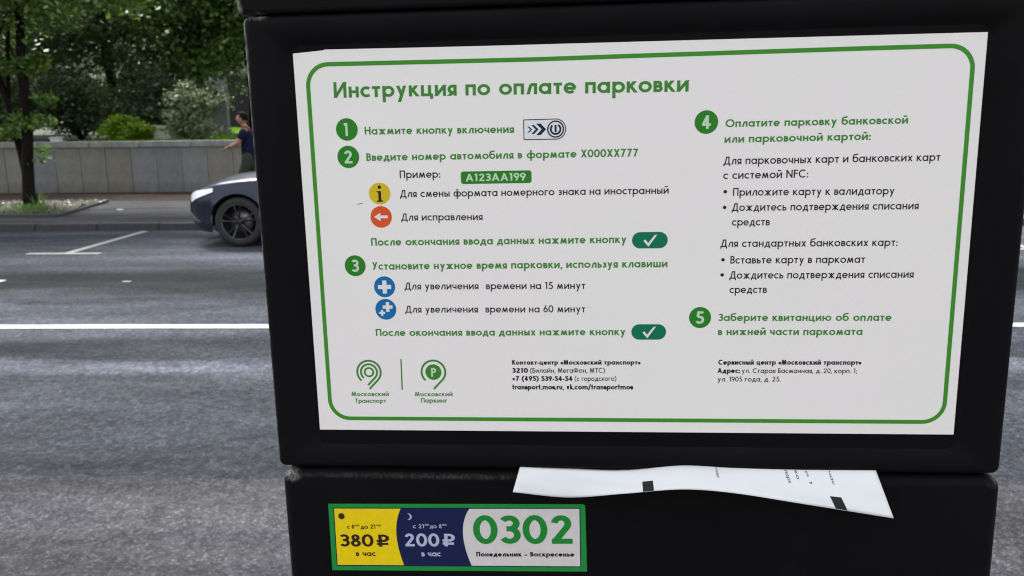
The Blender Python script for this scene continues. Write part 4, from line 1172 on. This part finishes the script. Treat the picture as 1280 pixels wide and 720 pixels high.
# front-side fittings (far side of the machine, seen when stepping round it)
scr = box('screen_bezel', (-.13, .112, 1.40), (.10, .116, 1.52), 'black_plastic', meter, .0015); box('screen', (-.115, .116, 1.415), (.085, .1175, 1.505), 'glass', scr)
box('card_slot', (.03, .112, 1.20), (.12, .118, 1.23), 'chrome', meter, .002)
box('receipt_tray', (-.10, .112, .95), (.02, .12, 1.06), 'black_plastic', meter, .003)
for px_ in (-.14, .14):
    b = bmesh.new(); tube(b, [(px_, .10, 1.62), (px_, .1205, 1.62)], .009, 16); from_bm('lock', b, 'chrome', meter, True)

# ---- instruction sheet
def flat(name, outline, mat, parent, z0, z1):
    b = bmesh.new(); loft(b, [[F(a, q, z0) for a, q in outline], [F(a, q, z1) for a, q in outline]], True, True, True); return from_bm(name, b, mat, parent)
sheet_o = flat('instruction_sheet', [(0, 0), (14.1, -1.0), (14.6, -1.35), (50, -1.0), (85, -.75), (180, -.45), (300, 0), (300, 179), (0, 178.9)], 'sheet', meter, -0.34, 0.0)
ZP = 0.05
def P_(): return Print(F)
SHEET = [
    ("Инструкция по оплате парковки", "b", "green_print", 17.7, 19.9, 176.2, 21.2, 6.90),
    ("Нажмите кнопку включения", "b", "green_print", 30.9, 36.6, 99.2, 37.3, 3.50),
    ("Введите номер автомобиля в формате X000XX777", "b", "green_print", 31.0, 48.5, 154.5, 48.9, 3.50),
    ("Пример:", "r", "black_print", 46.1, 56.6, 64.9, 56.7, 3.50),
    ("Для смены формата номерного знака на иностранный", "r", "black_print", 45.8, 65.4, 168.2, 65.7, 3.40),
    ("Для исправления", "r", "black_print", 45.8, 76.2, 83.8, 76.5, 3.40),
    ("После окончания ввода данных нажмите кнопку", "b", "green_print", 31.0, 87.8, 149.5, 87.8, 3.60),
    ("Установите нужное время парковки, используя клавиши", "b", "green_print", 30.9, 99.2, 168.1, 99.2, 3.60),
    ("Для увеличения  времени на 15 минут", "r", "black_print", 45.8, 108.8, 130.7, 109.1, 3.40),
    ("Для увеличения  времени на 60 минут", "r", "black_print", 45.6, 120.0, 130.6, 120.2, 3.40),
    ("После окончания ввода данных нажмите кнопку", "b", "green_print", 30.8, 131.4, 149.2, 131.2, 3.50),
    ("Оплатите парковку банковской", "b", "green_print", 192.5, 36.9, 270.0, 37.1, 3.40),
    ("или парковочной картой:", "b", "green_print", 192.3, 43.7, 254.7, 43.7, 3.40),
    ("Для парковочных карт и банковских карт", "r", "black_print", 192.1, 53.2, 284.6, 53.3, 3.50),
    ("с системой NFC:", "r", "black_print", 192.1, 59.6, 229.0, 59.5, 3.50),
    ("Приложите карту к валидатору", "r", "black_print", 196.6, 67.1, 266.3, 67.6, 3.50),
    ("Дождитесь подтверждения списания", "r", "black_print", 196.3, 73.9, 277.0, 74.3, 3.50),
    ("средств", "r", "black_print", 196.5, 80.5, 213.2, 80.6, 3.50),
    ("Для стандартных банковских карт:", "r", "black_print", 191.7, 90.2, 269.1, 90.5, 3.50),
    ("Вставьте карту в паркомат", "r", "black_print", 196.3, 97.8, 255.5, 98.0, 3.50),
    ("Дождитесь подтверждения списания", "r", "black_print", 196.1, 104.8, 277.0, 105.0, 3.50),
    ("средств", "r", "black_print", 196.3, 111.5, 213.0, 111.5, 3.50),
    ("Заберите квитанцию об оплате", "b", "green_print", 191.6, 124.6, 268.7, 124.8, 3.50),
    ("в нижней части паркомата", "b", "green_print", 191.6, 131.3, 256.3, 131.4, 3.50),
    ("Сервисный центр «Московский транспорт»", "x", "black_print", 192.1, 145.5, 256.5, 145.5, 2.40),
    ("Адрес:", "x", "black_print", 191.9, 149.5, 202.0, 149.5, 2.40),
    ("ул. Старая Басманная, д. 20, корп. 1;", "r", "black_print", 202.9, 149.5, 254.9, 149.5, 2.30),
    ("ул. 1905 года, д. 25.", "r", "black_print", 192.0, 153.7, 220.8, 153.6, 2.40),
    ("Контакт-центр «Московский транспорт»", "x", "black_print", 95.8, 145.6, 156.1, 145.5, 2.30),
    ("3210", "x", "black_print", 95.7, 149.6, 103.3, 149.6, 2.40),
    ("(Билайн, МегаФон, МТС)", "r", "black_print", 104.4, 149.6, 139.6, 149.5, 2.40),
    ("+7 (495) 539-54-54", "x", "black_print", 95.7, 153.6, 124.4, 153.6, 2.40),
    ("(с городского)", "r", "black_print", 125.5, 153.6, 144.9, 153.5, 2.40),
    ("transport.mos.ru, vk.com/transportmos", "x", "black_print", 95.6, 157.9, 152.8, 157.7, 2.50),
    ("Московский", "b", "green_print", 17.0, 161.6, 35.5, 161.5, 2.30),
    ("Транспорт", "b", "green_print", 18.6, 165.0, 33.9, 164.9, 2.20),
    ("Московский", "b", "green_print", 48.3, 161.5, 66.7, 161.4, 2.20),
    ("Паркинг", "b", "green_print", 51.2, 164.7, 63.9, 164.7, 2.30),
]
for t, wk, mt, x0, y0, x1, y1, cap in SHEET: P_().text(t, wk, x0, y0, x1, y1, cap).build('text_line', mt, sheet_o, ZP)
# frame
fo = rr(5.1, 4.2, 295.9, 173.9, 10.6, 10); fi = rr(7.05, 6.15, 293.95, 171.95, 8.7, 10)
# the printed top line bows very slightly with the sheet
def bow(q): return [(a, y_ + (0.9 * max(0, 1 - abs(a - 110) / 150) - 0.2 + .5 * max(0, (a - 150) / 150) if y_ < 12 else 0)) for a, y_ in q]
fo, fi = bow(fo), bow(fi); n = len(fo)
me_v = [F(a, q, ZP) for a, q in fo] + [F(a, q, ZP) for a, q in fi]
# subdivide straight runs so the bow shows
def dens(q):
    o = []
    for i in range(len(q)):
        a, c = q[i], q[(i + 1) % len(q)]; m = 14 if math.hypot(a[0] - c[0], a[1] - c[1]) > 50 else 1
        for k in range(m): o.append((a[0] + (c[0] - a[0]) * k / m, a[1] + (c[1] - a[1]) * k / m))
    return o
fo = bow(dens(rr(5.1, 4.0, 295.9, 173.9, 10.6, 10))); fi = bow(dens(rr(7.0, 5.9, 294.0, 172.0, 8.7, 10))); n = len(fo)
me = bpy.data.meshes.new('border_line'); me.from_pydata([F(a, q, ZP) for a, q in fo] + [F(a, q, ZP) for a, q in fi], [], [(i, (i + 1) % n, n + (i + 1) % n, n + i) for i in range(n)])
link('border_line', me, 'border_green', sheet_o)
# numbered badges
for cx, cy, r_, d in ((22.7, 34.1, 5.05, '1'), (22.6, 46.5, 5.1, '2'), (22.7, 97.2, 5.0, '3'), (184.2, 34.5, 5.1, '4'), (183.3, 122.9, 5.0, '5')):
    P_().polys([disc(cx, cy, r_, n=40)]).build('number_badge', 'badge_green', sheet_o, ZP)
    W_, _ = layout(d, 'b'); cap = 5.9; k = cap * (1.0 if d == '1' else 1.12)
    P_().text(d, 'b', cx - W_ * k / 2 - (.4 if d == '1' else 0), cy + cap / 2, cx + W_ * k / 2 - (.4 if d == '1' else 0), cy + cap / 2, cap).build('numeral', 'pale_green_print', sheet_o, ZP * 2)
# example plate
P_().polys([rr(74.4, 54.1, 106.7, 59.8, 1.1, 4)]).build('plate_field', 'badge_green', sheet_o, ZP)
P_().text("A123AA199", 'b', 76.6, 58.6, 104.1, 58.6, 3.4).build('plate_text', 'pale_green_print', sheet_o, ZP * 2)
# button pictures
P_().polys([disc(36.3, 63.5, 5.0, n=40)]).build('info_button', 'yellow_print', sheet_o, ZP)
P_().polys([disc(36.3, 60.55, .82, n=16), [(34.9, 62.35), (36.95, 62.35), (36.95, 66.6), (37.75, 66.75), (37.75, 67.3), (34.9, 67.3), (34.9, 66.75), (35.65, 66.6), (35.65, 63.0), (34.9, 62.9)]]).build('info_letter', 'black_print', sheet_o, ZP * 2)
P_().polys([disc(36.4, 74.3, 5.05, n=40)]).build('back_button', 'orange_print', sheet_o, ZP)
P_().polys([[(33.1, 74.3), (36.1, 72.35), (36.1, 76.25)], [(36.0, 73.65), (39.5, 73.65), (39.5, 74.95), (36.0, 74.95)]]).build('back_arrow', 'white_print', sheet_o, ZP * 2)
for cy in (107.4, 118.3): P_().polys([disc(36.25, cy, 5.05, n=40)]).build('plus_button', 'blue_print', sheet_o, ZP)
def plus(cx, cy, a, t): return [[(cx - a, cy - t), (cx + a, cy - t), (cx + a, cy + t), (cx - a, cy + t)], [(cx - t, cy - a), (cx + t, cy - a), (cx + t, cy + a), (cx - t, cy + a)]]
P_().polys(plus(36.25, 107.5, 3.15, 1.0)).build('plus_sign', 'white_print', sheet_o, ZP * 2)
P_().polys(plus(37.2, 117.2, 2.35, .8)).build('plus_sign', 'white_print', sheet_o, ZP * 2)
P_().polys(plus(34.4, 120.0, 1.45, .5)).build('plus_sign', 'white_print', sheet_o, ZP * 2)
for x0, y0, x1, y1 in ((152.0, 82.9, 168.1, 90.4), (151.9, 126.0, 167.9, 133.4)):
    P_().polys([rr(x0, y0, x1, y1, 3.7, 8)]).build('confirm_button', 'teal_print', sheet_o, ZP)
    cx, cy = (x0 + x1) / 2, (y0 + y1) / 2
    P_().polys([[(cx - 2.9, cy + .3), (cx - 2.0, cy - .35), (cx - .75, cy + 1.3), (cx - .6, cy + 3.0)], [(cx - .6, cy + 3.0), (cx - .75, cy + 1.3), (cx + 2.2, cy - 2.4), (cx + 3.3, cy - 2.5), (cx + .1, cy + 2.0)]]).build('tick_mark', 'white_print', sheet_o, ZP * 2)
# power button picture
pb = P_().polys([rr(103.6, 31.6, 122.5, 40.5, .2, 1)[0:0] or ([(103.6, 31.7), (117.9, 31.6)] + [(117.9 + 4.45 * math.cos(math.radians(a)), 36.05 + 4.45 * math.sin(math.radians(a))) for a in range(-84, 90, 8)] + [(117.9, 40.45), (103.6, 40.35)])])
pb.build('power_button_field', 'white_print', sheet_o, ZP)
sp = [(103.6, 31.7), (117.9, 31.6)] + [(117.9 + 4.45 * math.cos(math.radians(a)), 36.05 + 4.45 * math.sin(math.radians(a))) for a in range(-82, 90, 8)] + [(117.9, 40.45), (103.6, 40.35)]
pp = ribbon(sp, .38, True)
pp += ribbon([(117.85 + 3.5 * math.cos(2 * PI * i / 36), 36.05 + 3.5 * math.sin(2 * PI * i / 36)) for i in range(36)], .62, True)
pp += ribbon([(117.85 + 2.15 * math.cos(math.radians(a)), 36.05 + 2.15 * math.sin(math.radians(a))) for a in range(-58, 239, 9)], .85)
pp += [[(117.4, 34.2), (118.3, 34.2), (118.3, 37.4), (117.4, 37.4)]]
for xa, xb, hh, tw in ((105.2, 107.4, 1.3, .8), (107.0, 110.2, 1.95, 1.25), (109.2, 113.6, 2.55, 1.95)):
    pp += [[(xa, 36 - hh), (xa + tw, 36 - hh), (xb, 36), (xb - tw, 36)], [(xb - tw, 36), (xb, 36), (xa + tw, 36 + hh), (xa, 36 + hh)]]
P_().polys(pp).build('power_button_drawing', 'dark_blue_print', sheet_o, ZP * 2)
# bullets, specks
for cx, cy in ((193.2, 65.2), (193.1, 72.2), (193.0, 96.0), (192.8, 103.0)): P_().polys([disc(cx, cy - .0, .8, n=16)]).build('bullet', 'black_print', sheet_o, ZP)
P_().polys([[(25.2, 68.2), (28.0, 67.75), (28.2, 67.95), (25.9, 68.4)]]).build('pen_mark', 'black_print', sheet_o, ZP)
# organisation marks
def hook(cx, cy, R0, wd, a0, tail):
    """ring open at the lower left whose right end runs on as a straight diagonal tail"""
    pts = [(cx + R0 * math.cos(math.radians(a)), cy - R0 * math.sin(math.radians(a))) for a in range(a0, -46, -7)]
    e = (cx + R0 * math.cos(math.radians(-45)), cy + R0 * math.sin(math.radians(45)))
    return ribbon(pts[:-0 or None] + [e, (e[0] - tail * .70, e[1] + tail * .74)], wd)
P_().polys(hook(26.3, 149.4, 5.75, .95, 228, 6.0) + hook(26.3, 149.4, 3.95, .95, 228, 5.1) + ribbon([(26.3 + 2.1 * math.cos(2 * PI * i / 30), 149.4 + 2.1 * math.sin(2 * PI * i / 30)) for i in range(30)], .9, True)).build('transport_mark', 'green_print', sheet_o, ZP)
P_().polys(hook(57.8, 149.3, 5.75, .95, 226, 6.0) + [disc(57.8, 149.3, 3.9, n=36)]).build('parking_mark', 'green_print', sheet_o, ZP)
P_().text('P', 'b', 56.7, 151.6, 59.2, 151.6, 4.4).build('parking_letter', 'pale_green_print', sheet_o, ZP * 2)
P_().polys([[(42.0, 142.8), (42.65, 142.8), (42.5, 158.3), (41.85, 158.3)]]).build('divider_line', 'green_print', sheet_o, ZP)

# ---- tariff sticker on the lower housing (its own slightly tilted square)
def TZ(x, y, z=0): return F(x, y, z + 0.60)
tar = None
b = bmesh.new(); oc = [(1.7, 217.9), (128.8, 216.1), (130.0, 216.8), (130.7, 252.0), (1.4, 254.3)]
loft(b, [[TZ(a, q, -.02) for a, q in oc], [TZ(a, q, .12) for a, q in oc]], True, True, True)
tar = from_bm('tariff_sticker', b, 'tariff_green', meter)
def tp(polys, name, mat, z): return Print(TZ).polys(polys).build(name, mat, tar, z)
IL, IR = ((4.6, 220.4), (4.4, 251.2)), ((127.1, 218.5), (127.3, 249.2))
def lerp(a, c, t): return (a[0] + (c[0] - a[0]) * t, a[1] + (c[1] - a[1]) * t)
tp([[(4.1, 219.9), (127.6, 218.0), (127.8, 249.7), (3.9, 251.8)]], 'sticker_key_line', 'navy_print', .16)
def boundary(p0, p1, p2, n=14):
    o = []
    for i in range(n + 1):
        t = i / n; c = (2 * p1[0] - .5 * (p0[0] + p2[0]), 2 * p1[1] - .5 * (p0[1] + p2[1])); u = 1 - t
        o.append((u * u * p0[0] + 2 * u * t * c[0] + t * t * p2[0], u * u * p0[1] + 2 * u * t * c[1] + t * t * p2[1]))
    return o
B1 = boundary((38.4, 219.9), (35.6, 233.6), (38.7, 250.6)); B2 = boundary((72.9, 219.4), (69.3, 232.6), (73.1, 250.1))
tp([[IL[0]] + B1 + [IL[1]]], 'day_field', 'tariff_yellow', .20)
tp([B1 + B2[::-1]], 'night_field', 'navy_print', .20)
tp([B2 + [IR[1], IR[0]]], 'zone_field', 'tariff_white', .20)
TAR = [
    ("с 8", "b", "brown_print", 10.7, 231.2, 14.2, 231.1, 2.30), ("00", "b", "brown_print", 14.4, 229.9, 17.0, 229.8, 1.00),
    ("до 21", "b", "brown_print", 17.6, 231.1, 25.2, 230.9, 2.30), ("00", "b", "brown_print", 25.6, 229.6, 28.1, 229.6, 1.00),
    ("380", "b", "brown_print", 6.4, 241.0, 23.8, 240.7, 6.70), ("₽", "b", "brown_print", 25.4, 240.7, 31.9, 240.5, 6.60),
    ("в час", "b", "brown_print", 14.3, 246.1, 24.5, 245.9, 3.00),
    ("с 21", "r", "pale_print", 44.2, 230.3, 49.9, 230.2, 2.20), ("00", "r", "pale_print", 50.2, 228.9, 52.4, 228.9, 1.10),
    ("до 8", "r", "pale_print", 52.8, 230.1, 58.7, 230.0, 2.20), ("00", "r", "pale_print", 59.0, 228.7, 61.2, 228.7, 1.00),
    ("200", "b", "pale_print", 39.8, 240.2, 57.3, 239.9, 7.00), ("₽", "b", "pale_print", 58.9, 239.8, 65.2, 239.7, 6.80),
    ("в час", "b", "pale_print", 47.9, 245.5, 57.7, 245.3, 3.00),
    ("0302", "b", "deep_green_print", 74.6, 238.1, 123.9, 237.1, 15.20),
    ("Понедельник – Воскресенье", "x", "black_print", 75.6, 245.0, 124.5, 244.0, 2.50)]
for t, wk, mt, x0, y0, x1, y1, cap in TAR: Print(TZ).text(t, wk, x0, y0, x1, y1, cap).build('tariff_text', mt, tar, .26)
tp([[(8.1 + (2.1 if i % 2 == 0 else 1.35) * math.cos(2 * PI * i / 32), 224.4 + (2.1 if i % 2 == 0 else 1.35) * math.sin(2 * PI * i / 32)) for i in range(32)]], 'sun_symbol', 'brown_print', .26)
moon = [(42.1 + 1.75 * math.cos(math.radians(a)), 224.1 + 1.75 * math.sin(math.radians(a))) for a in range(-105, 106, 15)] + [(41.2 + 1.75 * math.cos(math.radians(a)) * 1.0, 224.1 + 1.70 * math.sin(math.radians(a))) for a in range(75, -76, -15)]
k_ = len(moon); tp([moon], 'moon_symbol', 'pale_print', .26)

# ---- receipt hanging out of the slot
CAMF = Vector((128.2, -30.4 , 384.6))
ci = Rm.transposed() @ (Vector((0, 0, HC)) - O)
CAMF = Vector((ci.x * 1000, -ci.y * 1000, ci.z * 1000))
def lin(t, pts):
    n = len(pts)
    for i in range(n - 1):
        (a, q), (c, d) = pts[i], pts[i + 1]
        if t <= c or i == n - 2:
            def sl(j):
                lo, hi = max(0, j - 1), min(n - 1, j + 1)
                return (pts[hi][1] - pts[lo][1]) / (pts[hi][0] - pts[lo][0])
            L = c - a; u = (t - a) / L; m0, m1 = sl(i) * L, sl(i + 1) * L
            return (2*u**3 - 3*u*u + 1) * q + (u**3 - 2*u*u + u) * m0 + (-2*u**3 + 3*u*u) * d + (u**3 - u*u) * m1
LOW = [(0, 210.6), (.15, 213.0), (.30, 210.6), (.45, 208.0), (.58, 209.4), (.78, 215.0), (1.0, 221.3)]
LIFT = [(0, 8), (.15, 5), (.30, 8), (.46, 12), (.62, 10.5), (.8, 10), (1.0, 12)]
UP = [(0, 199.2), (.14, 200.2), (.30, 200.6), (.46, 197.6), (.60, 198.4), (.78, 198.9), (1, 198.6)]
def RC(s_, t, off=0.0):
    """s across, t down; positions as they are on the hanging slip (face millimetres)"""
    xa = (98.6 + (265.9 - 98.6) * s_) * (1 - t) + (94.6 + (276.0 - 94.6) * s_) * t
    up = lin(s_, UP); ya = up - 2.5 + (lin(s_, LOW) - up + 2.5) * t
    z = -0.8 + (lin(s_, LIFT) + 0.8) * (t ** .62)
    z += (.12 * math.sin(s_ * 41 + t * 3) + .2 * math.sin(s_ * 17 - t * 9)) * t
    p = Vector((xa, ya, 0)); q = p + (CAMF - p) * (z / CAMF.z)
    return q
def RP(s_, t, off=0.0):
    q = RC(s_, t); return Vector(F(q.x, q.y, q.z + off))
b = bmesh.new(); NS, NTT = 90, 14
g0 = [[b.verts.new(RP(i / NS, j / NTT)) for j in range(NTT + 1)] for i in range(NS + 1)]
for i in range(NS):
    for j in range(NTT): b.faces.new((g0[i][j], g0[i + 1][j], g0[i + 1][j + 1], g0[i][j + 1]))
rc = from_bm('receipt', b, 'receipt', None, True)
rc.matrix_world = mw
sm = rc.modifiers.new('t', 'SOLIDIFY'); sm.thickness = .00012; sm.offset = -1
tag(rc, 'white printed receipt slip curling out of the slot between the two black housings', 'receipt')
def rpatch(s0, t0, s1, t1, sk=0.0, name='registration_mark'):
    b = bmesh.new(); n1, n2 = 4, 3
    gg = [[b.verts.new(RP(s0 + (s1 - s0) * i / n1 + sk * j / n2, t0 + (t1 - t0) * j / n2, .12)) for j in range(n2 + 1)] for i in range(n1 + 1)]
    for i in range(n1):
        for j in range(n2): b.faces.new((gg[i][j], gg[i + 1][j], gg[i + 1][j + 1], gg[i][j + 1]))
    return from_bm(name, b, 'black_print', rc)
rpatch(.349, .56, .378, .985); rpatch(.848, .68, .878, .985, .004)
def rtext(t, s0, t0, hgt, adv):
    """print running down the slip"""
    W_, out = layout(t, 'r'); V = []; Fq = []
    for x, v, f in out:
        k = len(V); V += [RP(s0 + q * hgt, min(.99, t0 + (x + a) * adv), .12) for a, q in v]; Fq += [tuple(i + k for i in z) for z in f]
    me = bpy.data.meshes.new('receipt_print'); me.from_pydata(V, [], Fq); link('receipt_print', me, 'receipt_ink', rc)
for t, s_, t0, hg, ad in (('пар', .555, .08, .008, .17), ('парк', .748, .06, .010, .13), ('ко', .775, .06, .010, .17), ('о 1', .805, .06, .008, .22), ('час', .868, .06, .008, .16)):
    rtext(t, s_, t0, hg, ad)
